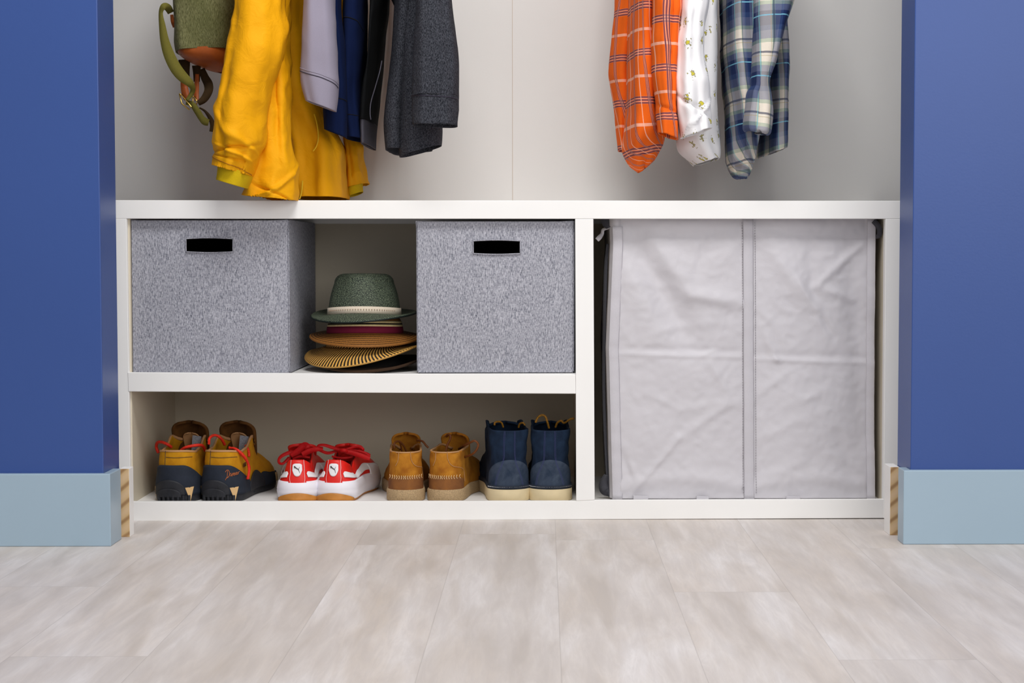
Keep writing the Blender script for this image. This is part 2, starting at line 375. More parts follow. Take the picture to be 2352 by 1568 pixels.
def loft(name, rows, mat, parent, n=72, m=70, e=0.85, fold=0.0, k=5, amp=0.004, seed=0, thick=0.0018, freq=9, crease=None, hemrip=None, yskew=0.0, fine=0.12):
    """rows (top to bottom): (xl, yl, xr, yr, Yc, depth) in photo pixels at depth Yc; open tube of cloth with real thickness"""
    R = cat(rows, m); vs, uv = [], []; rnd = random.Random(seed); ph = [rnd.uniform(0, 6.28) for _ in range(6)]; vl = 0; prev = None
    grid = []
    for i, (xl, yl, xr, yr, Y, d) in enumerate(R):
        sd = 1 if (xl + xr) / 2 < 1250 else -1
        A = P(xl, yl, Y); B = P(xr, yr, Y); A.x = P(xl, yl, Y - sd * .3 * d).x; B.x = P(xr, yr, Y + sd * .3 * d).x
        c = (A + B) / 2; h = (B - A) / 2; hw = abs(h.x); t = i / (m - 1)
        if prev is not None: vl += (c - prev).length
        prev = c; row = []
        per = 2 * PI * math.sqrt((hw * hw + d * d / 4) / 2) * 1.08
        for j in range(n + 1):
            a = 2 * PI * j / n + PI / 2     # the closing edge runs down the back
            ca, sa = sp(math.cos(a), e), sp(math.sin(a), e)
            q = 1.0
            f = fold * (0.6 * math.sin(k * a + ph[0] + 2.0 * math.sin(t * 3 + ph[1])) + 0.4 * math.sin((k + 3) * a + ph[2] - t * 4))
            # folds push along Y mostly, leave the silhouette
            y = Y + sa * d / 2 + f * abs(sa) + yskew * ca
            x = c.x + h.x * ca
            z = c.z + h.z * ca
            if hemrip: y += hemrip[0] * math.sin(hemrip[1] * a) * max(0, (t - hemrip[2]) / (1 - hemrip[2])) * abs(sa)
            p = Vector((x, y, z))
            row.append(p); uv.append((per * j / n, -vl))
        grid.append(row)
    # wrinkles along normals
    out = []
    for i in range(m):
        for j in range(n + 1):
            p = grid[i][j]; jj = j % n
            du = grid[i][(jj + 1) % n] - grid[i][(jj - 1) % n]
            dv = grid[min(i + 1, m - 1)][j] - grid[max(i - 1, 0)][j]
            nn = du.cross(dv)
            if nn.length > 1e-9: nn.normalize()
            q = Vector((p.x * freq, p.y * freq * 0.8, p.z * freq * 0.75)) + Vector((seed * 3.1, 0, 0))
            if j == n: pass
            w = noise.noise(q) * 0.6 + (0.5 - abs(noise.noise(q * 2.1 + Vector((3, 1, seed))))) * 0.55 + noise.noise(q * 5) * 0.12 + (0.4 - abs(noise.noise(q * 3.7 + Vector((9, 4, seed))))) * fine
            dd = amp * w
            if crease:
                for (ang, tt, sl, wd, am) in crease:    # angle position (0=front), t position, slope, width, amplitude
                    aa = 2 * PI * j / n - PI
                    dist = (i / (m - 1) - tt - sl * (aa - ang)); dist /= wd
                    fall = math.exp(-((aa - ang) / 1.1) ** 2)
                    dd += am * math.exp(-dist * dist) * fall
            out.append(p - nn * dd if nn.dot(Vector((p.x - grid[i][0].x, 0, 0))) < -99 else p + nn * (dd if False else -dd))
    fs = []
    s = n + 1
    for i in range(m - 1):
        for j in range(n): fs.append((i * s + j, i * s + j + 1, (i + 1) * s + j + 1, (i + 1) * s + j))
    # close the seam exactly
    for i in range(m): out[i * s + n] = out[i * s].copy()
    o = mk(name, out, fs, mat, parent, uv=uv, weld=True)
    if thick: solid(o, thick, 0)
    return [out[i * s:(i + 1) * s] for i in range(m)]
def proj_y(p):
    d = p - CAM; return PY0 - F_PX * d.dot(Uv) / d.dot(Fv)
def seam(name, rows, yl, yr, mat, parent, r=0.0008, up=0.0, lo=.27, hi=.73):
    """a stitched line round the front half of a loft, from photo height yl (left) to yr (right)"""
    n = len(rows[0]) - 1; mid = n // 2; ys = [proj_y(rw[mid]) for rw in rows]; pts = []
    for k in range(41):
        u = k / 40; j = (lo + (hi - lo) * u) * n; j0 = int(j); f = j - j0
        y = yl + (yr - yl) * u + up * 4 * u * (1 - u)
        i = min(range(len(ys) - 1), key=lambda q: abs(ys[q] - y)); i = max(1, i)
        if ys[i] > y: i -= 1
        g = (y - ys[i]) / max(1e-6, ys[i + 1] - ys[i])
        a = rows[i][j0].lerp(rows[i][j0 + 1], f); b = rows[i + 1][j0].lerp(rows[i + 1][j0 + 1], f); p = a.lerp(b, g)
        c = (rows[i][0] + rows[i][mid]) / 2; d = p - c; d.z = 0; pts.append(p + d.normalized() * .0012)
    if pts[0].x > pts[-1].x and yl != yr:
        pass
    return tube(name, pts, r, mat, parent, n=6)

# ------------------------------------------------------------------ room
YB = 0.377                                   # back wall of the closet
bbL = onfloor(257, 1258); bbR = onfloor(2068, 1247)
YBF = (bbL.y + bbR.y) / 2                    # front of baseboards
YW = YBF + 0.013; TW = 0.106
def struct(o): o['kind'] = 'structure'; return o
struct(mk('floor', [(-3, -4.2, 0), (3, -4.2, 0), (3, YB + .05, 0), (-3, YB + .05, 0), (-3, -4.2, -.05), (3, -4.2, -.05), (3, YB + .05, -.05), (-3, YB + .05, -.05)],
          [(0, 1, 2, 3), (7, 6, 5, 4), (0, 4, 5, 1), (1, 5, 6, 2), (2, 6, 7, 3), (3, 7, 4, 0)], M['floor'], smooth=False, origin=(0, 0, 0)))
TOP = 2.45
xL = (P(224, 0, YW).x + P(237, 1085, YW).x) / 2; xR = (P(2103, 0, YW).x + P(2090, 1070, YW).x) / 2
struct(box('wall_left', (-3, YW, 0), (xL, YW + TW, TOP), M['bluewall'], bev=0.0015))
struct(box('wall_right', (xR, YW, 0), (3, YW + TW, TOP), M['bluewall'], bev=0.0015))
struct(box('wall_back', (-1.25, YB, 0), (1.15, YB + .1, TOP), M['cream'], bev=0))
struct(box('wall_side_left', (-1.25, YW + TW, 0), (-1.15, YB, TOP), M['cream'], bev=0))
struct(box('wall_side_right', (1.05, YW + TW, 0), (1.15, YB, TOP), M['cream'], bev=0))
# fine joint line down the middle of the back wall
sx = P(1177, 200, YB).x
struct(box('trim_3', (sx - .0006, YB - .0005, .5), (sx + .0006, YB + .0005, TOP), plain('caulk_line', (196, 184, 172), 0.8), bev=0))
# blue baseboards with their returns into the opening
def lshape(name, xe, side):
    z1 = 0.1305 if side < 0 else 0.1300
    z1 = abs(P(240, 1088, YBF).z) if side < 0 else P(2100, 1080, YBF).z
    t = 0.0135; yb = YBF + .072 if side < 0 else YBF + .045
    if side < 0: pl = [(-3, YBF), (xe, YBF), (xe, yb), (xe - t, yb), (xe - t, YW), (-3, YW)]
    else: pl = [(3, YBF), (3, YW), (xe + t, YW), (xe + t, yb), (xe, yb), (xe, YBF)]
    n = len(pl); vs = [(x, y, 0) for x, y in pl] + [(x, y, z1) for x, y in pl]
    fs = [tuple(reversed(range(n))), tuple(range(n, 2 * n))] + [(i, (i + 1) % n, (i + 1) % n + n, i + n) for i in range(n)]
    return struct(bevel(mk(name, vs, fs, M['bbblue'], smooth=False), 0.0015))
lshape('baseboard_left', xL + 0.0135, -1); lshape('baseboard_right', xR - 0.0135, 1)
# cut stubs of white inner trim with raw end grain, behind the blue walls
def stub(name, x0, x1, ytop, ybot, dep=.03):
    Yf = onfloor((x0 + x1) / 2, ybot).y; a = P(x0, ytop + 6, Yf); b = P(x1, ytop + 6, Yf)
    vs, fs = boxv(a.x, Yf, 0, b.x, Yf + dep, a.z)
    o = mk(name, vs, fs, None, smooth=False, mats=[M['white'], M['pine']], fm=[0, 0, 1, 0, 0, 0]); bevel(o, 0.0008); struct(o)
stub('trim_1', 274, 296.5, 1070, 1233)
stub('trim_2', 2045, 2066, 1066, 1229, .05)
struct(box('ceiling', (-3, -4.2, 2.62), (3, YB + .1, 2.7), M['cream'], bev=0))

# ------------------------------------------------------------------ built-in bench
bench = thing('storage_bench', (P(1176, 1150, 0).x, 0.0, 0), 'white built-in storage bench with open cubbies filling the closet opening', 'bench')
BT = 0.019    # thickness of the face frame boards
zt = P(1176, 460, 0).z; zu = P(1176, 502.5, 0).z
prism('top_rail', [(255, 459.5), (2075, 461), (2075, 502.5), (255, 502)], 0, BT, M['white'], bench)
def yback(a, b, z0, z1, name, m, y0=.010): return box(name, (a, y0, z0), (b, YB - .001, z1), m, bench, 0)
xl_in = P(300, 900, 0).x; xr_in = P(2032, 900, 0).x
yback(xl_in - .045, xr_in + .045, zt - .018, zt - .0005, 'seat_board', M['white'])
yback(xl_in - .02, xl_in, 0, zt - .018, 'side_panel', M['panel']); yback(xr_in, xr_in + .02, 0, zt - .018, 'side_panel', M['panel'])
box('back_panel', (xl_in, YB - .006, .02), (xr_in, YB - .0008, zt - .018), M['panel'], bench, 0)  # sheet added over the wall to carry the warm bounce tint
dv0 = P(1325, 900, 0).x; dv1 = P(1361, 900, 0).x
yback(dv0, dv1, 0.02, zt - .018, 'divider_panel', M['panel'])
# cleat under the seat at the back
box('cleat', (xl_in, YB - .02, P(1176, 514, YB).z), (xr_in, YB - .001, zt - .018), M['white'], bench, 0)
prism('stile', [(255, 502), (290.5, 502), (301, 1195), (262, 1199)], 0, BT, M['white'], bench)
prism('stile', [(2034, 502.5), (2075, 502.5), (2070, 1192), (2029, 1190)], 0, BT, M['white'], bench)
prism('stile', [(1321, 502.5), (1363, 502.5), (1366, 1148), (1323.5, 1150)], 0, BT, M['white'], bench)
prism('middle_rail', [(293, 855), (1322, 860), (1322.5, 904), (294.5, 899)], -0.001, .010, M['white'], bench)
zs = P(800, 857.5, 0).z - .001; zc = P(800, 1151, 0).z - 0.004
yback(xl_in, dv0, zs - .02, zs, 'shelf_board', M['white'])
yback(xl_in, xr_in, zc - .03, zc, 'bottom_board', M['white'])
prism('bottom_rail', [(301, 1151.5), (1323, 1150), (1366, 1148), (2031, 1146), (2030, 1189.5), (1176, 1193.5), (301, 1197)], 0.0005, .010, M['white'], bench)

# ------------------------------------------------------------------ fabric storage boxes
def hole_box(name, label, cx_px, ybot, w, d, h, yaw, Yf, holes):
    """open linen cube with a rectangular hand hole in the front panel"""
    pass
def fabric_box(xf0, xf1, ytop, w_depth, yaw, Yf, hole, label):
    A = P(xf0, 840, Yf); B = P(xf1, 840, Yf); Wd = (B - A).length / math.cos(yaw); z0 = zs + .0012; H = P(600, ytop, Yf).z - z0
    root = thing('storage_box', (A.x, Yf, z0), label, 'storage box', 'linen storage boxes on the middle shelf', rot=yaw)
    hx0, hz0 = [v for v in (P(hole[0], hole[3], Yf) - P(xf0, 0, Yf))][0::2]
    hx0 = (P(hole[0], 560, Yf).x - A.x); hx1 = (P(hole[2], 560, Yf).x - A.x)
    hz0 = P(800, hole[3], Yf).z - z0; hz1 = P(800, hole[1], Yf).z - z0
    def shell(off, bow):
        xs = [off, hx0 + (0 if off == 0 else 0), hx1, Wd - off]; zz = [off, hz0, hz1, H]
        # denser grid with rounded edges
        def dens(v): 
            out = []
            for a, b in zip(v, v[1:]):
                nseg = max(2, int(abs(b - a) / .02)); out += [a + (b - a) * i / nseg for i in range(nseg)]
            return out + [v[-1]]
        gx, gz = dens(xs), dens(zz); idx = {}; vs = []; fs = []
        for j, z in enumerate(gz):
            for i, x in enumerate(gx):
                b = bow * math.sin(PI * min(1, max(0, x / Wd))) * math.sin(PI * min(1, max(0, z / H)))
                zz_ = z
                if abs(z - hz1) < 1e-6 and hx0 <= x <= hx1: zz_ += .0018 * math.sin(PI * (x - hx0) / (hx1 - hx0))
                if abs(z - hz0) < 1e-6 and hx0 <= x <= hx1: zz_ -= .0012 * math.sin(PI * (x - hx0) / (hx1 - hx0))
                idx[i, j] = len(vs); vs.append((x, off - b, zz_))
        for j in range(len(gz) - 1):
            for i in range(len(gx) - 1):
                mx, mz = (gx[i] + gx[i + 1]) / 2, (gz[j] + gz[j + 1]) / 2
                if hx0 < mx < hx1 and hz0 < mz < hz1: continue
                fs.append((idx[i, j], idx[i + 1, j], idx[i + 1, j + 1], idx[i, j + 1]))
        nb = len(vs)
        vs += [(off, w_depth - off, off), (Wd - off, w_depth - off, off), (Wd - off, w_depth - off, H), (off, w_depth - off, H)]
        ng = len(gx) - 1; nj = len(gz) - 1
        left = [idx[0, j] for j in range(nj + 1)]; right = [idx[ng, j] for j in range(nj + 1)]; bot = [idx[i, 0] for i in range(ng + 1)]
        fs.append(tuple([nb, nb + 3] + left[::-1])); fs.append(tuple(right + [nb + 2, nb + 1])); fs.append(tuple(bot[::-1] + [nb, nb + 1])); fs.append((nb + 1, nb + 2, nb + 3, nb))
        return vs, fs
    vs, fs = shell(0, .002); o = mk('box_body', vs, fs, M['linen'], root, smooth=False, local=True); solid(o, .0035, -1); bevel(o, .0025, 3)
    vs, fs = shell(.0045, .002); solid(mk('lining', vs, fs, M['black'], root, smooth=False, local=True), .001, -1)
    # stitched edge round the hand hole
    c = [(hx0, hz0), (hx1, hz0), (hx1, hz1), (hx0, hz1), (hx0, hz0)]
    pts = []
    for (a, b), (c2, d2) in zip(c, c[1:]):
        for i in range(8): t = i / 8; pts.append((a + (c2 - a) * t, -.0032, b + (d2 - b) * t))
    pts = [(hx0 + (x - hx0) * 1.0, y, z + (.0016 * math.sin(PI * (x - hx0) / (hx1 - hx0)) * (1 if z > (hz0 + hz1) / 2 else -1))) for x, y, z in pts] 
    tube('hole_piping', pts + [pts[0]], .0011, M['linen'], root, n=6, local=True)
    # loose lid-less floor panel of the box
    return root
fabric_box(306.5, 664, 505.5, 0.333, math.radians(-0.4), 0.0165, (428, 548, 536, 578), 'grey linen storage box at the left end of the middle shelf, its right side showing')
fabric_box(960.5, 1316, 508, 0.333, 0.0, 0.0145, (1087, 553, 1195, 582), 'grey linen storage box right of the stacked hats, against the white divider')

# ------------------------------------------------------------------ laundry hamper
hx = (1398, 2011); YH = 0.036
A = P(1398, 1146, YH); B = P(2012, 1146, YH)
ham = thing('laundry_hamper', ((A.x + B.x) / 2, YH + .15, zc), 'large light grey fabric laundry hamper with centre seam in the right cubby', 'laundry hamper')
CR = [  # creases on the front, in photo pixels: x0,y0,x1,y1,width,height(m) (negative = valley)
    (1415, 812, 1700, 820, 5, .0022), (1725, 824, 2005, 834, 5, .0019), (1415, 799, 1700, 806, 9, -.0022), (1725, 812, 2005, 820, 9, -.0015), (1480, 900, 1560, 940, 8, .0014), (1500, 760, 1640, 740, 10, .0016), (1740, 700, 1800, 780, 10, .0018), (1800, 930, 1900, 900, 9, .0013), (1445, 640, 1520, 660, 9, .0014), (1900, 1040, 1985, 1080, 10, .0013),
    (1450, 545, 1590, 790, 34, -.013), (1500, 560, 1585, 675, 26, .007), (1585, 675, 1700, 695, 16, .007), (1430, 580, 1500, 740, 40, .006), (1950, 560, 1985, 1000, 26, -.006), (1770, 540, 1850, 700, 30, .004),
    (1448, 1135, 1560, 1005, 7, .0035), (1560, 1005, 1670, 930, 10, .003), (1425, 1040, 1450, 1090, 9, -.003),
    (1460, 1100, 1445, 1060, 8, .003), (1560, 940, 1690, 920, 14, .0025), (1630, 830, 1670, 900, 9, .003),
    (1618, 812, 1640, 806, 5, .003), (1775, 818, 1790, 830, 5, .003), (1830, 640, 1880, 720, 9, .0035), (1880, 720, 1915, 775, 8, -.003),
    (1870, 660, 1980, 560, 10, .004), (1875, 655, 1960, 690, 10, .003), (1860, 560, 1865, 720, 12, -.003), (1760, 560, 1900, 760, 16, .003),
    (1750, 750, 1780, 820, 10, .003), (1745, 900, 1800, 860, 10, .0025), (1740, 1010, 1850, 960, 14, .002), (1750, 1100, 1840, 1060, 14, .003),
    (1930, 1000, 1960, 1130, 14, -.002), (1940, 640, 1990, 780, 22, -.003), (1620, 560, 1600, 640, 14, -.0025), (1645, 600, 1700, 560, 22, .003)]
def hy(px, py):
    d = 0.0
    for x0, y0, x1, y1, w, am in CR:
        L2 = (x1 - x0) ** 2 + (y1 - y0) ** 2; t = max(0, min(1, ((px - x0) * (x1 - x0) + (py - y0) * (y1 - y0)) / L2))
        dd = math.hypot(px - x0 - t * (x1 - x0), py - y0 - t * (y1 - y0)) / w
        if dd < 3: d += am * math.exp(-dd * dd) * (0.55 + 0.45 * math.sin(PI * min(1, max(0, t))))
    # panels pillow out between the piping seams, bottom bulge
    for a, b in ((1424, 1706), (1734, 1990)):
        if a < px < b: 
            u = (px - a) / (b - a); d += .006 * math.sin(PI * u) ** 0.7 * math.sin(PI * max(0, min(1, (py - 470) / 700))) ** .5
            bb = (py - (1118 - 22 * math.sin(PI * u))) / 16; d += .0035 * math.exp(-bb * bb)
            # sagging top
            tb = (py - (520 + 26 * math.sin(PI * u))) / 12; d -= .006 * math.exp(-max(0, -tb) ** 2 * .2) * (1 / (1 + math.exp(tb * 1.5)))
    q = Vector((px / 90.0, py / 90.0, 0.3)); d += .0022 * noise.noise(q) + .0016 * (0.5 - abs(noise.noise(q * 2.3))) + .0006 * noise.noise(q * 6) + .0011 * (0.35 - abs(noise.noise(q * 4.3 + Vector((5, 2, 1)))))
    return d
def hamper_edge(py, left):
    if left: return lerp_tab([(480, 1399), (560, 1402), (700, 1396), (800, 1392), (830, 1393), (1000, 1397), (1147, 1401)], py)
    return lerp_tab([(480, 2014), (560, 2013), (800, 2011), (1000, 2011), (1147, 2012)], py)
NX, NZ = 150, 150; vs, fs = [], []
for j in range(NZ + 1):
    py = 1146.5 - (1146.5 - 497) * j / NZ
    for i in range(NX + 1):
        a, b = hamper_edge(py, True), hamper_edge(py, False); px = a + (b - a) * i / NX
        p = P(px, py, YH); rnd_ = .012 * (1 - min(1, min(i, NX - i) / 4.0)) ** 2
        p.y += -hy(px, py) + rnd_; p.z = max(p.z, zc + .003); vs.append(p)
for j in range(NZ):
    for i in range(NX): fs.append((j * (NX + 1) + i, j * (NX + 1) + i + 1, (j + 1) * (NX + 1) + i + 1, (j + 1) * (NX + 1) + i))
# sides, back and rim
def col(i): return [j * (NX + 1) + i for j in range(NZ + 1)]
nb = len(vs); ND = 14
for side, i0 in ((0, 0), (1, NX)):
    base = len(vs)
    for k in range(1, ND + 1):
        for j in range(NZ + 1):
            p = vs[j * (NX + 1) + i0]; t = k / ND; yy = p.y + (YH + .30 - p.y) * t
            zz = p.z - (0 if j < NZ else 0)
            bulge = (.003 * math.sin(PI * t) * math.sin(PI * j / NZ) + .0015 * noise.noise(Vector((yy * 20, p.z * 14, side)))) * (-1 if side == 0 else 1) * -1
            vs.append(Vector((p.x + bulge, yy, zz)))
    def vid(k, j): return j * (NX + 1) + i0 if k == 0 else base + (k - 1) * (NZ + 1) + j
    for k in range(ND):
        for j in range(NZ):
            q = (vid(k, j), vid(k, j + 1), vid(k + 1, j + 1), vid(k + 1, j)); fs.append(q if side == 0 else q[::-1])
    if side == 0: backL = [vid(ND, j) for j in range(NZ + 1)]
    else: backR = [vid(ND, j) for j in range(NZ + 1)]
for j in range(NZ): fs.append((backR[j], backL[j], backL[j + 1], backR[j + 1]))
fs.append(tuple([*range(0, NX + 1)][::-1] + [backL[0], backR[0]]))
o = mk('fabric_body', vs, fs, M['hamper'], ham); solid(o, .002, -1)
def vseam(name, x_at, w, Yo, mat, y0=500, y1=1145, r=None):
    pts = []
    n = 60; vs, fs = [], []
    for i in range(n + 1):
        py = y0 + (y1 - y0) * i / n; px = x_at(py)
        for s, dpt in ((-1, 0), (-.85, .0012), (.85, .0012), (1, 0)):
            q = P(px + s * w / 2, py, YH); q.y = YH - hy(px, py) - dpt * (1 if Yo > 0 else .5) - .0006 + .0008 * noise.noise(Vector((px / 9, py / 12, 1))); vs.append(q)
    for i in range(n):
        for k in range(3): fs.append((i * 4 + k, (i + 1) * 4 + k, (i + 1) * 4 + k + 1, i * 4 + k + 1))
    o = mk(name, vs, fs, mat, ham); solid(o, .001, 1); return o
vseam('centre_binding', lambda y: 1719 + .004 * (y - 800), 22, 1, M['hamperseam'])
vseam('corner_binding', lambda y: hamper_edge(y, True) + 17, 22, 1, M['hamperseam'], 520)
vseam('corner_binding', lambda y: hamper_edge(y, False) - 12, 18, 1, M['hamperseam'])
for xx in (1705.5, 1735):
    dots = []; vs_, fs_ = [], []
    for i in range(104):
        py = 512 + i * 6.0; q = P(xx + .004 * (py - 800), py, YH); q.y = YH - hy(xx, py) - .0012
        a, f_ = boxv(q.x - .0004, q.y - .0006, q.z - .0014, q.x + .0004, q.y + .0008, q.z + .0014)
        b0 = len(vs_); vs_ += a; fs_ += [tuple(b0 + t for t in ff) for ff in f_]
    mk('stitching', vs_, fs_, plain('grey_stitch_thread', (150, 146, 152), 0.8), ham, smooth=False)
# straps at the top corners, drawstring, bottom fastening tabs
ribbon('handle_strap', [(1392, 500, 26, .05), (1396, 514, 24, .05), (1400, 522, 14, .045)], M['hamperdark'], ham, samples=14)
ribbon('handle_strap', [(2006, 507, 12, .03), (2015, 516, 13, .028), (2020, 527, 12, .028), (2019, 540, 12, .03), (2008, 546, 6, .035)], M['hamperdark'], ham, samples=30)
ribbon('drawstring_cloth', [(1402, 523, 4, .05), (1386, 527, 7, .06), (1383, 537, 8, .065), (1377, 545, 11, .055), (1371, 551, 10, .05)], M['hamper'], ham, samples=30)
vs0 = ribbon('side_strap', [(1396, 560, 6, .06), (1391, 620, 8, .06), (1388, 760, 8, .065), (1387, 900, 7, .065), (1393, 1050, 7, .06), (1400, 1140, 6, .05)], M['hamperdark'], ham, samples=40)
ribbon('bottom_flap', [(1392, 1090, 10, .045), (1385, 1110, 18, .05), (1388, 1126, 20, .05), (1400, 1134, 12, .05)], M['hamperdark'], ham, samples=24)
for (x0, x1, y0, y1) in ((1455, 1489, 1138, 1146), (1600, 1628, 1139, 1146), (1806, 1838, 1139, 1145)):
    prism('fastening_tab', [(x0, y0), (x1, y0 + 1), (x1, y1), (x0, y1)], YH - .010, YH - .006, M['hamperseam'], ham, .0005)

# ------------------------------------------------------------------ hats
def hat(name, label, cx, cy, z, mats, brim_r, crown_w, crown_h, curl, tilt=(0, 0), crown=True, crown_l=None, band=None, wave=None, front_dip=0.0, thick=.0022, arch=0.0):
    """cx,cy,z = centre of the brim/crown joint"""
    root = thing(name, (cx, cy, z), label, 'hat', 'straw and felt hats stacked on the middle shelf')
    T = Matrix.Rotation(tilt[0], 4, 'X') @ Matrix.Rotation(tilt[1], 4, 'Y')
    cl = crown_l or crown_w * 1.22
    NA = 96
    def ring(rx, ry, zz, a): return Vector((rx * math.sin(a), -ry * math.cos(a), zz))
    # brim: rings from the crown outwards
    vs, fs, uv = [], [], []; NR = 14
    for i in range(NR + 1):
        t = i / NR
        for j in range(NA + 1):
            a = 2 * PI * j / NA + PI
            rx = crown_w + (brim_r[0] - crown_w) * t; ry = cl + (brim_r[1] - cl) * t
            side = math.sin(a) ** 2; fr = max(0, math.cos(a)); bk = max(0, -math.cos(a))
            zz = curl[0] * side * t ** 1.6 + curl[1] * bk * t ** 1.8 - front_dip * fr * t
            if wave: zz += wave(a) * t
            zz += arch * max(0, math.cos(a)) ** 1.5 * (1 - t * .5)
            rx *= 1 - .10 * max(0, zz) / .03 * side * t
            vs.append(T @ ring(rx, ry, zz, a)); uv.append((a * (crown_w + .03), t * (brim_r[0] - crown_w)))
    s = NA + 1
    for i in range(NR):
        for j in range(NA): fs.append((i * s + j, (i + 1) * s + j, (i + 1) * s + j + 1, i * s + j + 1))
    solid(mk('brim', vs, fs, mats['brim'], root, local=True, uv=uv, weld=True), thick, 1)
    # bound edge
    edge = [vs[NR * s + j] for j in range(NA + 1)]
    tube('brim_edge', edge, thick * .75, mats.get('edge', mats['brim']), root, n=6, local=True)
    prof = []
    NR = 26; vs, fs, uv = [], [], []
    for i in range(NR + 1):
        t = i / NR
        for j in range(NA + 1):
            a = 2 * PI * j / NA + PI
            if t < .62:
                q = t / .62; sc = 1 - .17 * q ** 2.0; h = crown_h * q * .78
            elif t < .82:
                q = (t - .62) / .20; sc = .83 - .25 * (1 - math.cos(q * PI / 2)); h = crown_h * (.78 + .22 * math.sin(q * PI / 2))
            else:
                q = (t - .82) / .18; sc = .58 * (1 - q); h = crown_h * (1 - .30 * math.sin(q * PI / 2))
            fr = max(0, math.cos(a)) 
            pinch = 1 - .10 * max(0, min(1, (t - .25) * 2)) * math.exp(-((abs((a + PI) % (2 * PI) - PI) - .75) / .28) ** 2) * (1 if t < .8 else .5)
            h2 = h * (1 + .03 * math.cos(a) * (1 if t > .4 else 0) * min(1, t))
            h2 += arch * max(0, math.cos(a)) ** 1.5 * max(0, 1 - t * 1.3)
            vs.append(T @ ring(crown_w * sc * pinch, cl * sc * (pinch if t < .8 else 1), h2, a)); uv.append((a * crown_w, -t * crown_h * 1.5))
    for i in range(NR):
        for j in range(NA): fs.append((i * s + j, i * s + j + 1, (i + 1) * s + j + 1, (i + 1) * s + j))
    solid(mk('crown', vs, fs, mats['crown'], root, local=True, uv=uv, weld=True), thick, -1)
    for bi, (z0, z1, bm, off) in enumerate(band or []):
        v2, f2 = [], []
        for j in range(NA + 1):
            a = 2 * PI * j / NA + PI
            for zz in (z0, (z0 + z1) / 2, z1):
                q = zz / (crown_h * .78); sc = 1 - .17 * max(0, q) ** 2.0
                v2.append(T @ ring((crown_w * sc + off), (cl * sc + off), zz + arch * max(0, math.cos(a)) ** 1.5 * .95, a))
        for j in range(NA):
            for k in range(2): f2.append((j * 3 + k, (j + 1) * 3 + k, (j + 1) * 3 + k + 1, j * 3 + k + 1))
        solid(mk('hat_band', v2, f2, bm, root, local=True, weld=True), .0009, 1)
    return root, T
hc = P(836, 745, 0.115)
HX, HY = hc.x, 0.125
def zat(py, Y=HY - .1): return P(836, py, Y).z
hat('felt_hat', 'dark brown felt hat at the bottom of the hat stack, brim flat on the shelf', HX + .002, HY + .004, zs + .006, dict(brim=M['felt'], crown=M['blackfelt'], edge=M['felt']), (.104, .118), .073, .022, (.014, .010), thick=.003, front_dip=.003)
hat('straw_hat', 'black and straw striped hat with tilted brim, second from the bottom of the stack', HX - .001, HY, zat(803), dict(brim=M['zebra'], crown=M['zebra'], edge=M['zebra']), (.107, .119), .070, .020, (.0, .004), wave=lambda a: .007 * math.sin(a) - .004 - .024 * max(0, math.cos(a + .35)) ** 1.5)
hat('straw_hat', 'brown braided straw hat with burgundy and cream striped band, under the green hat', HX + .001, HY, zat(773), dict(brim=M['braid'], crown=M['braid'], edge=M['braid']), (.100, .114), .068, .046, (-.004, .004),
    band=[(.002, .014, M['burg'], .0016), (.014, .0175, M['creamstraw'], .002), (.0175, .020, M['blackfelt'], .0018), (.020, .024, M['creamstraw'], .0022), (.024, .030, M['braid'], .0018)], arch=.004, wave=lambda a: -.002 * math.sin(a) - .019 * max(0, math.cos(a)) ** 1.2)
gh, T = hat('straw_hat', 'green woven straw trilby with cream band on top of the hat stack', HX, HY, zat(730), dict(brim=M['greenstraw'], crown=M['greenstraw'], edge=M['greenstraw']), (.097, .112), .0655, .077, (.004, .010),
    band=[(.002, .0145, M['cream_band'], .0014)], front_dip=.010, arch=.006, wave=lambda a: .002 * math.sin(2 * a) + .002 * math.sin(a))
for k in range(30):   # woven ladder on the band
    a = -1.05 + k * .072; r = .0655 * .995 + .0030; ry = .0655 * 1.22 * .995 + .0030
    p = Vector((r * math.sin(a), -ry * math.cos(a), .0088 + .006 * math.cos(a) ** 1.5 * .95)); 
    if k == 0: vs_, fs_ = [], []
    v_, f_ = boxv(p.x - .0007, p.y - .0006, p.z - .0010, p.x + .0007, p.y + .0008, p.z + .0010); b0 = len(vs_); vs_ += v_; fs_ += [tuple(b0 + t for t in q) for q in f_]
mk('band_stitching', vs_, fs_, plain('taupe_ladder_thread', (150, 128, 108), .8), gh, smooth=False, local=True)

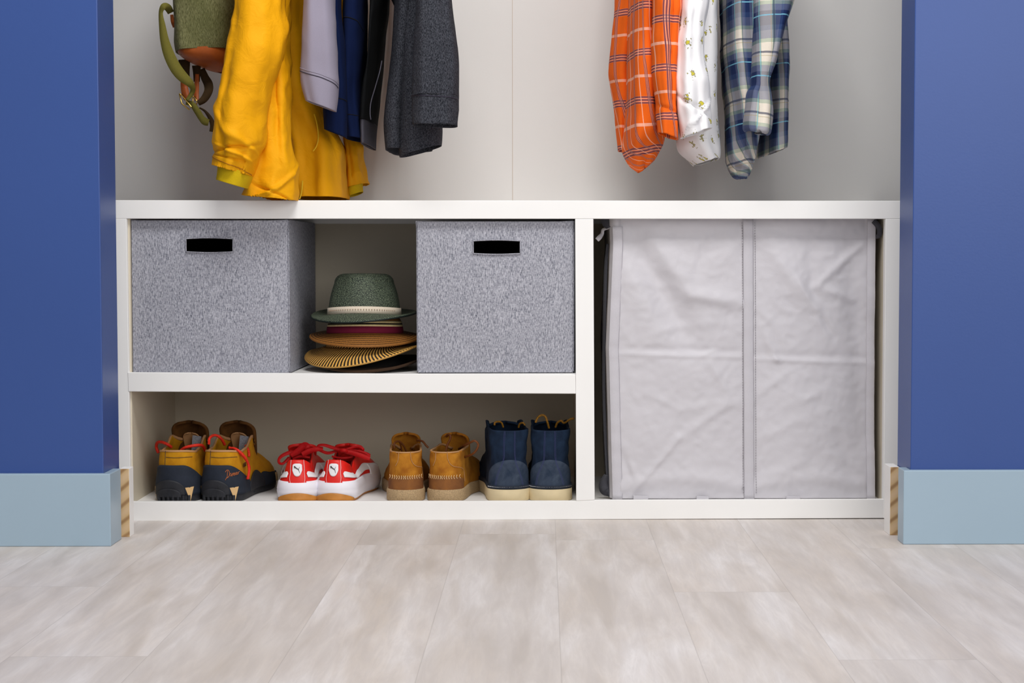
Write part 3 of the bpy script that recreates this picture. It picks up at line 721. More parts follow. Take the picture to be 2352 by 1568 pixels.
# ------------------------------------------------------------------ shoes
class Shoe:
    def __init__(s, name, label, group, px, Yheel, yaw, L=.29, wh=.036, wb=.050, sole_h=.022, prof=None, ya=.12, aw=.033, back=.0, mirror=1, cat_='shoe', rnd=.55, pinch=0.0, collar=None, close_p=2.2, tuck=.0):
        c = P(px, 1140, Yheel); s.root = thing(name, (c.x, Yheel, zc + .0005), label, cat_, group, rot=yaw)
        s.L, s.wh, s.wb, s.sh, s.prof, s.ya, s.aw, s.back, s.mi, s.rnd, s.cp, s.tuck, s.pinch = L, wh, wb, sole_h, prof, ya, aw, back, mirror, rnd, close_p, tuck, pinch
        s.wt = [(0, wh), (.12, wh * 1.02), (.36, wh * .96), (.66, wb), (.84, wb * .9), (1, wb * .62)]
    def w(s, t): return interp(s.wt, t)
    def xf(s, a):
        """half-width fraction round the outline: round heel, rounder toe"""
        y = s.L * (1 - math.cos(a)) / 2; rh, rt = .030, .075
        f = math.sqrt(max(0, 1 - (1 - min(y, rh) / rh) ** 2)); g = math.sqrt(max(0, 1 - (1 - min(s.L - y, rt) / rt) ** 2))
        return math.copysign(f * g, math.sin(a))
    def A(s, x):
        """outline angle at which the heel reaches width fraction x"""
        lo, hi = 0.0, .66
        for _ in range(24):
            m = (lo + hi) / 2
            if s.xf(m) < abs(x): lo = m
            else: hi = m
        return math.copysign(lo, x)
    def S(s, a, v, off=0.0):
        def base(a, v):
            t = (1 - math.cos(a)) / 2; y = s.L * t; sg = s.xf(a)
            w0 = s.w(t); top = interp(s.prof, y)
            op = 1 - interp([(s.ya - .005, 0), (s.ya + .045, 1)], y)
            xo = 1 + (s.aw / w0 - 1) * interp([(0, 0), (.25, .12), (.6, .75), (1, 1)], max(0, min(1, v)))
            xc = max(0.02, 1 - max(0, min(1, v)) ** s.cp) ** .5
            xo *= 1 - s.pinch * math.exp(-((v - .52) / .16) ** 2)
            xs = xc + (xo - xc) * op
            z = s.sh - .004 + v * (top - s.sh + .004)
            x = w0 * sg * xs
            if t > .5: x += s.mi * -.006 * (t - .5) * 2
            y2 = y + s.back * math.sin(max(0, v) * PI * .8) * (1 - t) ** 4 + (s.tuck * v * (1 - t) ** 6)
            return Vector((x, y2, max(z, .0008)))
        p = base(a, v)
        if off:
            e = .01; du = base(a + e, v) - base(a - e, v); dv = base(a, v + e) - base(a, v - e)
            n = du.cross(dv)
            if n.length > 1e-12: n.normalize(); p = p + n * off
        return p
    def grid(s, name, a0, a1, lo, hi, mat, off=0.0, na=40, nv=12, thick=.0012, closed=False, soff=1, bumpy=0.0):
        vs, fs = [], []
        for i in range(na + 1):
            a = a0 + (a1 - a0) * i / na; l = lo(a) if callable(lo) else lo; h = hi(a) if callable(hi) else hi
            for j in range(nv + 1):
                v = l + (h - l) * j / nv; o = off + (bumpy * noise.noise(Vector((a * 4, v * 6, 2))) if bumpy else 0)
                vs.append(s.S(a, v, o))
        for i in range(na):
            for j in range(nv): fs.append((i * (nv + 1) + j, (i + 1) * (nv + 1) + j, (i + 1) * (nv + 1) + j + 1, i * (nv + 1) + j + 1))
        o = mk(name, vs, fs, mat, s.root, local=True)
        if thick: solid(o, thick, soff)
        return o
    def upper(s, mat, vmax=1.0, na=120, nv=26, thick=.003, bumpy=.0008):
        s.grid('upper', -PI, PI, 0, vmax, mat, 0, na, nv, thick, soff=-1, bumpy=bumpy)
        # insole
        vs = [s.S(-PI + 2 * PI * i / 60, .12, -.003) for i in range(60)]
        mk('insole', vs, [tuple(range(60))], M['darkin'], s.root, local=True)
    def sole(s, mat, layers, name='sole', na=110, spring=.008, heelcut=0.0):
        """layers: (z, outset)"""
        vs, fs = [], []
        for z, o in layers:
            for i in range(na):
                a = -PI + 2 * PI * i / na; t = (1 - math.cos(a)) / 2; p = s.S(a, 0); w0 = s.w(t)
                x = p.x + s.xf(a) * o; y = p.y - math.copysign(math.sqrt(max(0, 1 - s.xf(a) ** 2)), math.cos(a)) * o
                vs.append(Vector((x, y, z + spring * max(0, (t - .72) / .28) ** 2)))
        m = len(layers)
        for k in range(m - 1):
            for i in range(na): fs.append((k * na + i, k * na + (i + 1) % na, (k + 1) * na + (i + 1) % na, (k + 1) * na + i))
        fs.append(tuple(reversed(range(na)))); fs.append(tuple(range((m - 1) * na, m * na)))
        return mk(name, vs, fs, mat, s.root, local=True)
    def line(s, name, path, mat, r=.0006, off=.0015, n=24):
        return tube(name, [s.S(a, v, off) for a, v in cat(path, n)], r, mat, s.root, n=6, local=True)
    def lines(s, name, paths, mat, r=.0006, off=.0015, n=16, dash=False):
        vs, fs = [], []
        for path in paths:
            pts = [s.S(a, v, off) for a, v in (cat(path, n) if n else path)]
            segs = [pts] if not dash else [[pts[i], pts[i + 1]] for i in range(0, len(pts) - 1, 2)]
            for sg in segs:
                up = Vector((.2, .9, .3)); b0 = len(vs)
                for i, p in enumerate(sg):
                    t = (sg[min(i + 1, len(sg) - 1)] - sg[max(i - 1, 0)]).normalized(); A_ = t.cross(up).normalized(); B_ = t.cross(A_)
                    vs += [p + A_ * r * math.cos(k * PI / 2.5) + B_ * r * math.sin(k * PI / 2.5) for k in range(5)]
                for i in range(len(sg) - 1): fs += [(b0 + i * 5 + k, b0 + i * 5 + (k + 1) % 5, b0 + (i + 1) * 5 + (k + 1) % 5, b0 + (i + 1) * 5 + k) for k in range(5)]
                fs += [tuple(b0 + k for k in range(5)), tuple(b0 + (len(sg) - 1) * 5 + k for k in range(5))]
        return mk(name, vs, fs, mat, s.root, local=True)
    def tongue(s, mat, y0, z0, y1, z1, w0, w1, curve=.01, thick=.004, lean=0, name='tongue', xoff=0, flare=.0):
        vs, fs = [], []; nu, nv = 18, 22
        for j in range(nv + 1):
            t = j / nv; w = w0 + (w1 - w0) * math.sin(t * PI / 2)
            if t > .72: w *= math.sqrt(max(0.03, 1 - ((t - .72) / .285) ** 2.2))
            for i in range(nu + 1):
                u = i / nu * 2 - 1
                y = y0 + (y1 - y0) * t - curve * (u * u) * 1.4 - flare * t * t
                z = z0 + (z1 - z0) * (1 - (1 - t) ** 1.15) 
                vs.append(Vector((u * w + xoff + lean * t, y, z)))
        for j in range(nv):
            for i in range(nu): fs.append((j * (nu + 1) + i, j * (nu + 1) + i + 1, (j + 1) * (nu + 1) + i + 1, (j + 1) * (nu + 1) + i))
        return solid(mk(name, vs, fs, mat, s.root, local=True), thick, 0)
    def wtube(s, name, pts, r, mat, n=8, samples=40):
        """pts in photo pixels + Y"""
        return tube(name, [P(*p) for p in pts], r, mat, s.root, n=n, samples=samples)
    def eyelets(s, mat, avs, r=.0024):
        for a, v in avs:
            vs, fs = [], []
            for k in range(8):
                ang = k * PI / 4; vs.append(s.S(a, v, .002) + Vector((0, r * math.cos(ang), r * math.sin(ang))))
            vs.append(s.S(a, v, .0035)); fs = [(k, (k + 1) % 8, 8) for k in range(8)]
            mk('eyelet', vs, fs, mat, s.root, local=True)

# ---- mustard hiking boots
def hiking(px, yaw, label, mirror, side_boot):
    s = Shoe('hiking_boot', label, 'mustard hiking boots', px, .022, yaw, L=.280, wh=.0375, wb=.047, sole_h=.016, ya=.105, aw=.032,
             prof=[(0, .091), (.035, .087), (.06, .090), (.10, .108), (.125, .100), (.17, .074), (.23, .056), (.285, .045)], back=-.004, mirror=mirror, cat_='boot', tuck=.004)
    s.upper(M['mustard'])
    s.grid('lower_rand', -PI, PI, 0, lambda a: .68 - .42 * math.exp(-((abs(a) - 1.22) / .20) ** 2) - (.34 * interp([(.22, 0), (1.0, 1)], a) if a > 0 else .26 * interp([(.3, 0), (1.2, 1)], -a)), M['ink'], .0012, 160, 10, .0015)
    s.sole(M['rubber'], [(0, -.001), (.004, .001), (.014, .0015), (.019, .001)])
    A = s.A
    s.grid('heel_counter', A(-.88), A(.50), 0, lambda a: .10 + .25 * math.sqrt(max(0, 1 - ((s.xf(a) + .19) / .72) ** 2)), M['rubber'], .0026, 40, 8, .0014)
    s.grid('heel_patch', A(-.74), A(.34), -.05, lambda a: .0 + .16 * math.sqrt(max(0, 1 - ((s.xf(a) + .2) / .56) ** 2)), M['rubber'], .0042, 30, 6, .0014)
    s.grid('side_counter', .95, 1.55, 0, lambda a: .05 + .30 * math.sqrt(max(0, 1 - ((a - 1.25) / .31) ** 2)), M['rubber'], .0026, 24, 8, .0014)
    for i in range(7):      # heel lugs
        c = s.S(A(-.66 + i * .22), -.12, .0035); v_, f_ = boxv(c.x - .0022, c.y - .002, .001, c.x + .0022, c.y + .004, .012)
        bevel(mk('heel_lug', v_, f_, M['rubber'], s.root, smooth=False, local=True), .001)
    for sg in (-1, 1):
        a0, a1, a2 = (A(.52), A(.84), A(.70)) if sg > 0 else (-.60, -.86, -.76)
        tri = [s.S(a0, .17, .0035), s.S(a1, .19, .0035), s.S(a2, -.14, .0045), s.S((a0 + a2) / 2, .0, .0042)]
        fs = [(0, 1, 2), (0, 2, 3)]
        solid(mk('tan_insert', tri, fs if sg > 0 else [f[::-1] for f in fs], M['tanrubber'], s.root, smooth=False, local=True), .0015, 1)
        a0, a1 = sg * 1.95, sg * 2.2
        s.grid('tan_insert', a0 if sg > 0 else a1, a1 if sg > 0 else a0, .02, .30, M['tanrubber'], .0035, 6, 3, .001)
    s.grid('collar_rim', -1.5, 1.5, .975, 1.02, M['tanrim'], .0006, 60, 3, .0035, soff=-1)
    s.lines('upper_stitching', [[(-.22, 1.0), (-.22, .85), (-.22, .68)], [(-.2, .86), (.1, .85), (.5, .87)]], M['stitch'], .0004, .0008)
    s.tongue(M['brownlining'], .150, .045, .120, .133, .028, .034, .012, .005, name='tongue')
    s.tongue(M['tanrim'], .147, .06, .117, .112, .014, .016, .003, .002, name='inner_gusset')
    lb = [Vector((.004, .104, .080)), Vector((.024, .100, .078)), Vector((.022, .108, .106)), Vector((.005, .111, .108))]
    solid(mk('size_label', lb, [(0, 1, 2, 3)], M['label'], s.root, smooth=False, local=True), .001)
    s.eyelets(M['brass'], [(sg * 1.30, .84) for sg in (-1, 1)] + [(sg * 1.36, .93) for sg in (-1, 1)])
    if not side_boot:
        s.wtube('lace', [(364, 1040, .10), (359, 1026, .10), (362, 1016, .09), (372, 1015, .08), (384, 1020, .075), (394, 1027, .08)], .0028, M['redlace'])
        s.wtube('lace', [(416, 1034, .055), (425, 1028, .05), (440, 1024, .05), (455, 1022, .055), (466, 1024, .07), (471, 1034, .09)], .0028, M['redlace'])
    else:
        s.wtube('lace', [(480, 1020, .05), (481, 1007, .05), (489, 1000, .06), (498, 1000, .065), (508, 1007, .07), (516, 1021, .08)], .0026, M['redlace'])
        s.wtube('lace', [(527, 1030, .045), (536, 1029, .04), (548, 1035, .035), (562, 1049, .04), (570, 1065, .05), (572, 1082, .05), (569, 1100, .045)], .0024, M['redlace'])
        s.wtube('lace', [(526, 1027, .05), (538, 1032, .045), (552, 1042, .04), (565, 1056, .045), (573, 1072, .055), (571, 1088, .055), (567, 1100, .05)], .0020, M['redlace'])
        s.wtube('lace', [(564, 1022, .09), (571, 1035, .085), (572, 1048, .08)], .0024, M['redlace'])
        # stitched script word on the rand
        def T_(u, w): return (A(.40 + .37 * u), .40 + w * .17)
        word = [[(.0, .0), (.1, .05), (.16, .5), (.2, .95)], [(-.05, .75), (.1, 1.0), (.3, .95), (.42, .6), (.36, .2), (.16, 0), (-.05, -.1), (-.1, -.3)],
                [(.6, .45), (.5, .5), (.46, .25), (.56, .1), (.64, .4), (.64, .12), (.7, .1)], [(.72, .5), (.72, .15), (.76, .42), (.84, .45), (.84, .15), (.9, .15)],
                [(.9, .5), (.91, .15), (.95, .42), (1.02, .46), (1.02, .16), (1.08, .2)], [(1.1, .32), (1.2, .4), (1.17, .52), (1.1, .4), (1.14, .2), (1.24, .25)],
                [(1.27, .5), (1.28, .2), (1.3, .45), (1.42, .55)]]
        s.lines('stitched_script', [[T_(u, w + u * .15) for u, w in st] for st in word], M['copper'], .0006, .0032, 12)
        s.grid('side_tag', .72, .86, .62, .71, M['brownlining'], .002, 4, 3, .001)
    return s
hiking(399, math.radians(-4), 'mustard and black hiking boot at the far left of the shoe row', -1, False)
hiking(502, math.radians(-8), 'mustard and black hiking boot with toe turned right and stitched script on its side', 1, True)

# ---- red sneakers
def sneaker(px, yaw, label, mirror):
    s = Shoe('sneaker', label, 'red sneakers', px, .020, yaw, L=.265, wh=.034, wb=.044, sole_h=.030, ya=.115, aw=.0215,
             prof=[(0, .074), (.03, .064), (.055, .054), (.075, .066), (.115, .080), (.15, .074), (.2, .060), (.275, .050)], back=-.003, mirror=mirror, tuck=.010)
    s.upper(M['red'])
    s.grid('collar_lining', -1.35, 1.35, .78, .985, M['darkred'], -.0036, 50, 5, .002, soff=-1)
    s.sole(M['gum'], [(0, -.001), (.003, .000), (.010, .001)], 'outsole')
    s.sole(M['whiterubber'], [(.004, .001), (.010, .0030), (.018, .0045), (.0205, .0038), (.0225, .0045), (.034, .0018), (.036, 0)], 'midsole')
    A = s.A
    s.grid('heel_crescent', A(-.9), A(.9), lambda a: -.60, lambda a: -.56 + .34 * math.sqrt(max(0, 1 - (s.xf(a) / .93) ** 2)), M['gum'], .0040, 30, 5, .001)
    s.grid('heel_tab', A(-.46), A(.46), 0.02, lambda a: 1.0, M['red'], .0012, 24, 12, .001)
    for sg in (-1, 1): s.line('heel_piping', [(A(sg * .47), 1.0), (A(sg * .47), .7), (A(sg * .42), .4), (A(sg * .33), .08)], M['whiteleather'], .0004, .002, 20)
    for sg in (-1, 1):
        f0, f1 = (A(sg * .58), sg * 1.9)
        lo = lambda a: .36 - .04 * (abs(a) - .3); hi = lambda a: .60 - .12 * math.exp(-((abs(a) - .27) / .05) ** 2) - .05 * (abs(a) - .3)
        s.grid('side_stripe', min(f0, f1), max(f0, f1), lo, hi, M['whiteleather'], .0014, 30, 5, .001)
        s.grid('toe_stripe', min(sg * 1.55, sg * 2.15), max(sg * 1.55, sg * 2.15), .02, lambda a: .5, M['whiteleather'], .0016, 14, 6, .001)
    # badge with leaping cat mark
    s.grid('heel_badge', -A(.31), A(.31), lambda a: .40 + .22 * (abs(a) / A(.31)) ** 2.4, lambda a: .86 - .05 * (abs(a) / A(.31)) ** 4, M['whiteleather'], .0026, 24, 10, .0008)
    def q(u, w): return (A(abs(u) * .21 + 1e-4) * (1 if u > 0 else -1), .67 + w * .15)
    vs, fs = [], []
    for st in ([(-.95, .55, .10), (-.75, .5, .17), (-.4, .25, .12), (0, .05, .10), (.35, -.12, .09), (.5, -.3, .06), (.72, -.95, .03)], [(.35, -.1, .05), (.55, .15, .03), (.75, .5, .02)], [(-.72, .4, .07), (-.85, .1, .03)]):
        b0 = len(vs)
        for i, (u, w, r) in enumerate(st):
            a_ = st[max(i - 1, 0)]; b_ = st[min(i + 1, len(st) - 1)]; dx, dy = b_[0] - a_[0], b_[1] - a_[1]; L_ = math.hypot(dx, dy)
            for sg in (-1, 1): vs.append(s.S(*q(u - dy / L_ * r * sg, w + dx / L_ * r * sg), .0042))
        for i in range(len(st) - 1): fs.append((b0 + 2 * i, b0 + 2 * i + 1, b0 + 2 * i + 3, b0 + 2 * i + 2))
    solid(mk('cat_logo', vs, fs, M['logo'], s.root, smooth=False, local=True), .0006, 0)
    s.tongue(M['red'], .165, .055, .120, .090, .022, .026, .008, .005)
    return s
sL = sneaker(683, math.radians(3.5), 'red and white sneaker beside the hiking boots, its laces tied to its left', -1)
sR = sneaker(766, math.radians(-7), 'red and white sneaker next to the tan chukka boots, bow hanging right', 1)
def laces_bow(s, sets):
    for pts in sets:
        ribbon('lace', pts, M['red2'], s.root, .002, 40)
laces_bow(sL, [[(690, 1040, 8, .10), (670, 1038, 9, .095), (652, 1044, 8, .09), (642, 1052, 7, .09), (641, 1062, 6, .09), (650, 1064, 6, .095), (664, 1050, 6, .10)],
               [(668, 1046, 9, .09), (688, 1034, 16, .09), (700, 1024, 18, .09), (708, 1030, 16, .09), (712, 1042, 12, .10)],
               [(694, 1044, 12, .085), (710, 1036, 12, .085), (728, 1031, 11, .085), (742, 1031, 9, .09)],
               [(672, 1054, 5, .10), (690, 1048, 5, .095), (712, 1050, 5, .10)]])
laces_bow(sR, [[(790, 1036, 7, .10), (765, 1028, 8, .095), (745, 1022, 7, .09), (732, 1023, 6, .09), (730, 1030, 6, .09), (742, 1037, 7, .095), (756, 1040, 7, .10), (775, 1034, 6, .105)],
               [(788, 1036, 9, .085), (805, 1030, 8, .085), (822, 1026, 7, .085), (834, 1032, 7, .085), (822, 1036, 7, .09), (800, 1040, 8, .09)],
               [(792, 1036, 9, .08), (815, 1042, 11, .08), (835, 1048, 11, .08), (850, 1052, 11, .08)],
               [(790, 1034, 7, .09), (818, 1036, 7, .085), (838, 1040, 7, .085), (850, 1046, 7, .085)],
               [(762, 1048, 5, .10), (785, 1052, 5, .095), (810, 1048, 5, .10)]])
tube('lace_knot', [P(784, 1034, .082), P(790, 1034, .078), P(796, 1035, .082)], .004, M['red2'], sR.root, samples=8)

# ---- tan chukka boots
def chukka(px, yaw, label, mirror):
    s = Shoe('chukka_boot', label, 'tan chukka boots', px, .020, yaw, L=.275, wh=.0300, wb=.044, sole_h=.020, ya=.098, aw=.0285,
             prof=[(0, .0885), (.05, .089), (.085, .090), (.105, .092), (.13, .082), (.18, .066), (.24, .052), (.28, .042)], back=-.003, mirror=mirror, cat_='boot', rnd=.5)
    s.upper(M['tan'], bumpy=.0014)
    A = s.A
    s.grid('heel_counter', -.75, .75, 0, lambda a: .40 - .12 * (abs(a) / .75) ** 3, M['tan2'], .0002, 50, 8, .0008)
    s.lines('hand_stitching', [[(A(x * .97), .34), (A(x * .97 - .035 * (1 if x > 0 else -1)), .385), (A(x * .97), .43)] for x in [(-.95 + i * .1358) for i in range(15)]], M['thread'], .0006, .0014, 6)
    s.lines('panel_stitching', [[(-.20, 1.0), (-.22, .80), (-.30, .66)], [(.14, 1.0), (.17, .80), (.30, .66), (.62, .58), (.80, .48), (.84, .2)]] , M['tanrim'], .0006, .0008, 30)
    s.grid('collar_rim', -1.5, 1.5, .98, 1.012, M['tanrim'], .0003, 60, 3, .0035, soff=-1)
    s.sole(M['crepe'], [(0, .003), (.003, .004), (.018, .004), (.021, .0025)])
    s.tongue(M['tan'], .150, .05, .112, .112, .022, .026, .010, .004)
    return s
cL = chukka(932, math.radians(4), 'tan suede chukka boot with cream heel stitching, next to the red sneakers', -1)
cR = chukka(1017, math.radians(-9), 'tan suede chukka boot with a long lace loop sticking out, next to the navy boots', 1)
cL.wtube('lace', [(906, 1030, .07), (905, 1020, .07), (910, 1014, .075), (918, 1014, .08), (927, 1023, .085), (933, 1036, .09)], .0018, M['brownlace'])
cL.wtube('lace', [(918, 1014, .08), (921, 1024, .085), (923, 1036, .09)], .0016, M['brownlace'])
cL.wtube('lace', [(958, 1011, .10), (970, 1013, .09), (978, 1022, .085), (984, 1028, .085)], .0019, M['brownlace'])
cR.wtube('lace', [(1024, 1036, .07), (1028, 1020, .07), (1034, 1008, .07), (1034, 1000, .07), (1029, 998, .075), (1025, 1002, .08)], .0022, M['brownlace'])
cR.wtube('lace', [(1054, 1030, .10), (1066, 1023, .07), (1080, 1016, .055), (1090, 1012, .05), (1098, 1019, .05), (1096, 1030, .05), (1086, 1042, .055), (1068, 1049, .07)], .0021, M['brownlace'])

# ---- navy lace-up boots
def navyboot(px, yaw, label, mirror, wb=.045):
    s = Shoe('lace_up_boot', label, 'navy suede boots', px, .020, yaw, L=.280, wh=.0345, wb=wb, sole_h=.026, ya=.102, aw=.0345,
             prof=[(0, .126), (.05, .128), (.085, .134), (.108, .137), (.125, .108), (.17, .080), (.23, .060), (.285, .050)], back=.005, mirror=mirror, cat_='boot', rnd=.48, pinch=.09)
    s.upper(M['bluesuede'], bumpy=.0022, nv=36)
    A = s.A
    s.grid('heel_counter', -.72, .72, 0, lambda a: .48 * math.sqrt(max(.02, 1 - (a / .74) ** 2)) + .02, M['bluesuede2'], .0006, 50, 10, .0008)
    st = []
    for o in (0, .05):
        st += [[(-A(.26 + o), 1.0), (-A(.30 + o), .72), (-A(.36 + o), .48), (-A(.62 + o), .22), (-A(.72 + o), .0)], [(A(.20 + o), 1.0), (A(.20 + o), .72), (A(.27 + o), .46), (A(.5 + o), .22), (A(.66 + o), .0)]]
    s.lines('panel_stitching', st, M['purple'], .0003, .0016, 60)
    s.sole(M['ink'], [(.020, .003), (.025, .004), (.028, .0035)], 'welt')
    s.lines('welt_stitching', [[(-.6 + i * .04, .03), (-.6 + i * .04 + .022, .03)] for i in range(30)], M['whiteleather'], .0007, .0036, 2)
    s.sole(M['wedge'], [(0, .003), (.002, .004), (.021, .004), (.0215, .003)])
    s.tongue(M['bluesuede'], .150, .06, .108, .133, .028, .034, .008, .004)
    return s
nL = navyboot(1173, math.radians(8), 'navy suede lace-up boot with cream wedge sole, beside the tan chukka boots', -1)
nR = navyboot(1265, math.radians(1), 'navy suede lace-up boot with cream wedge sole, against the white divider', 1, .0385)
nL.wtube('lace', [(1136, 976, .07), (1137, 970, .07), (1145, 968, .075), (1152, 971, .08), (1156, 981, .085)], .0018, M['ochrelace'])
nL.wtube('lace', [(1191, 981, .08), (1194, 973, .075), (1201, 971, .07), (1206, 976, .07)], .0018, M['ochrelace'])
nR.wtube('lace', [(1230, 970, .07), (1236, 958, .07), (1245, 953, .07), (1253, 957, .07), (1257, 968, .07), (1261, 983, .075)], .0020, M['ochrelace'])
nR.wtube('lace', [(1276, 981, .08), (1280, 971, .075), (1289, 966, .07), (1295, 971, .07), (1303, 967, .065), (1311, 962, .06), (1318, 961, .055)], .0020, M['ochrelace'])

# ------------------------------------------------------------------ hanging clothes
UP = -220     # garments go on upwards beyond the frame to their shoulders
GL = 'garments hanging on the left of the closet'; GR = 'shirts hanging on the right of the closet'
# yellow jacket
yj = thing('rain_jacket', P(640, 455, .02), 'bright mustard yellow jacket with yellow fleece cuff lining, longest on the left', 'jacket', GL)
R_ = loft('sleeve', [(585, UP, 660, UP, -.02, .10), (545, -200, 668, -200, -.04, .12), (531, 0, 662, 0, -.05, .13), (521, 70, 669, 70, -.055, .13), (512, 130, 658, 124, -.06, .13), (503, 200, 638, 190, -.06, .125), (495, 260, 620, 262, -.06, .12),
     (490, 315, 619, 325, -.06, .12), (492, 340, 606, 350, -.06, .115), (489, 360, 599, 372, -.06, .11), (485, 380, 591, 406, -.06, .105)], M['yellow'], yj, fold=.006, amp=.012, seed=3, freq=8, fine=.45, n=110, m=110,
     crease=[(0, .70, .10, .02, .006), (-.3, .80, -.05, .02, -.007), (.3, .86, .08, .016, .006), (0, .905, .02, .01, -.005)], hemrip=(.0022, 46, .93))
seam('cuff_seam', R_, 362, 388, M['mustardseam'], yj, .0010, 3)
loft('cuff_lining', [(497, 380, 584, 398, -.058, .09), (496, 396, 582, 412, -.058, .088), (494, 413, 573, 433, -.058, .085)], M['yellow2'], yj, m=14, amp=.003, seed=5)
loft('front_panel', [(600, UP, 680, UP, .02, .10), (590, -100, 676, -100, .01, .10), (585, 0, 664, 0, .0, .09), (588, 120, 664, 120, .0, .09), (590, 184, 667, 184, .0, .09), (590, 260, 670, 260, -.005, .09), (585, 320, 673, 320, -.005, .09),
     (575, 370, 679, 368, -.008, .09), (565, 410, 686, 396, -.008, .09), (558, 440, 685, 430, -.008, .09), (556, 449, 684, 460.5, -.008, .09)], M['yellow'], yj, fold=.008, k=4, amp=.013, seed=11, freq=9, fine=.45, n=100, m=110, hemrip=(.002, 52, .93),
     crease=[(.35, .90, -.12, .016, .007), (.3, .94, .1, .012, -.006)])
loft('body', [(640, UP, 728, UP, .22, .25), (640, -100, 728, -100, .22, .25), (650, 60, 730, 60, .22, .25), (655, 150, 733, 150, .22, .25), (658, 225, 738, 225, .215, .25), (661, 290, 768, 290, .215, .25), (664, 335, 797, 335, .21, .25), (668, 400, 801, 400, .21, .25), (672, 456, 801, 456, .21, .25)], M['yellow'], yj,
     fold=.010, k=4, amp=.013, fine=.3, seed=21, freq=8, n=120, m=100, e=.7)
loft('sleeve', [(790, UP, 840, UP, .30, .07), (790, 0, 832, 0, .30, .07), (790, 200, 832, 200, .30, .07), (791, 300, 829, 312, .29, .08), (793, 340, 833, 345, .28, .09), (795, 370, 835, 372, .28, .09), (797, 400, 839, 400, .28, .09), (798, 432, 843, 422, .28, .09)], M['yellow'], yj, fold=.005, amp=.012, fine=.5, seed=8, n=90, m=100, hemrip=(.002, 46, .93))
loft('cuff_lining', [(796, 410, 833, 404, .28, .075), (796, 440, 833, 430, .28, .075), (797, 453, 834, 441, .28, .07)], M['yellow2'], yj, m=12, amp=.002, seed=6)
tube('zipper', [P(x, y, Y) for x, y, Y in ((722, 262, .082), (728, 285, .080), (731, 315, .080), (727, 335, .080), (719, 347, .081))], .0013, M['zipper'], yj, samples=30)
tube('zipper', [P(x, y, Y) for x, y, Y in ((695, 415, .080), (694, 430, .078), (692, 445, .078), (688, 457, .078))], .0013, M['zipper'], yj, samples=20)

# lilac grey sweatshirt : the near sleeve, body behind
lg = thing('sweatshirt', P(735, 255, .0), 'pale lilac grey sweatshirt sleeve hanging in front of the navy sweatshirt', 'sweatshirt', GL)
R_ = loft('sleeve', [(705, UP, 780, UP, -.02, .08), (700, -150, 772, -150, -.03, .085), (697, 0, 771, 0, -.035, .085), (693, 76, 775, 76, -.04, .085), (689.5, 150, 778, 165, -.04, .08), (690, 178, 779, 192, -.04, .08), (694, 205, 776, 225, -.04, .078), (701, 231, 772, 256, -.04, .075)], M['lav'], lg, fold=.002, amp=.004, seed=31, e=.8)
seam('cuff_seam', R_, 166, 190, M['stitch'], lg, .0008, -3)
seam('cuff_seam', R_, 159, 183, M['lav'], lg, .0007, -3)
loft('body', [(742, UP, 772, UP, .2, .24), (742, 0, 772, 0, .2, .24), (744, 120, 772, 120, .2, .23), (746, 230, 770, 230, .2, .22)], M['lav'], lg, fold=.004, amp=.004, seed=33, m=40, n=60)

# navy sweatshirt
nv = thing('sweatshirt', P(800, 320, .05), 'navy blue sweatshirt hanging between the lilac sleeve and the black jacket', 'sweatshirt', GL)
R_ = loft('sleeve', [(765, UP, 800, UP, .035, .055), (758, -100, 788, -100, .035, .055), (752, 0, 784, 0, .035, .055), (748, 110, 792, 110, .035, .055), (744, 200, 797, 200, .035, .055), (743, 228, 797, 228, .035, .055), (742, 255, 798, 262, .035, .055), (744, 297, 798, 316, .035, .055)], M['navy'], nv, fold=.002, amp=.004, seed=41, e=.8)
seam('cuff_seam', R_, 222, 230, M['blackfelt'], nv, .0008, -2)
R_ = loft('body', [(790, UP, 842, UP, .16, .18), (786, 0, 846, 0, .16, .18), (788, 110, 844, 110, .16, .18), (789, 200, 838, 200, .16, .18), (790, 260, 842, 262, .16, .18), (790, 318, 848, 323, .16, .17)], M['navy'], nv, fold=.006, k=4, amp=.006, seed=43, n=90)
seam('hem_seam', R_, 262, 264, M['blackfelt'], nv, .0008)
seam('pocket_seam', R_, 38, 62, M['blackfelt'], nv, .0010, -6, .4, .68)
# black jacket with grey ribbed hem
bj = thing('zip_jacket', P(860, 330, .15), 'black zip jacket with grey ribbed hem, right of the navy sweatshirt', 'jacket', GL)
loft('body', [(852, UP, 905, UP, .2, .28), (852, 0, 894, 0, .2, .27), (849, 64, 886, 64, .2, .27), (844, 153, 878, 153, .2, .27), (832, 217, 873, 217, .2, .26), (828, 285, 866, 285, .2, .25)], M['blackj'], bj, fold=.004, amp=.004, seed=51)
loft('ribbed_hem', [(828, 283, 866, 283, .2, .25), (829, 305, 864, 305, .2, .24), (831, 336, 862, 338, .2, .23)], M['greyrib'], bj, m=14, amp=.001, seed=52, hemrip=(.0008, 60, 0))
tube('piping', [P(x, y, Y) for x, y, Y in ((877, 140, .09), (872, 165, .075), (862, 200, .07), (852, 235, .07), (850, 260, .07), (852, 275, .07))], .0010, M['greyrib'], bj, samples=24)
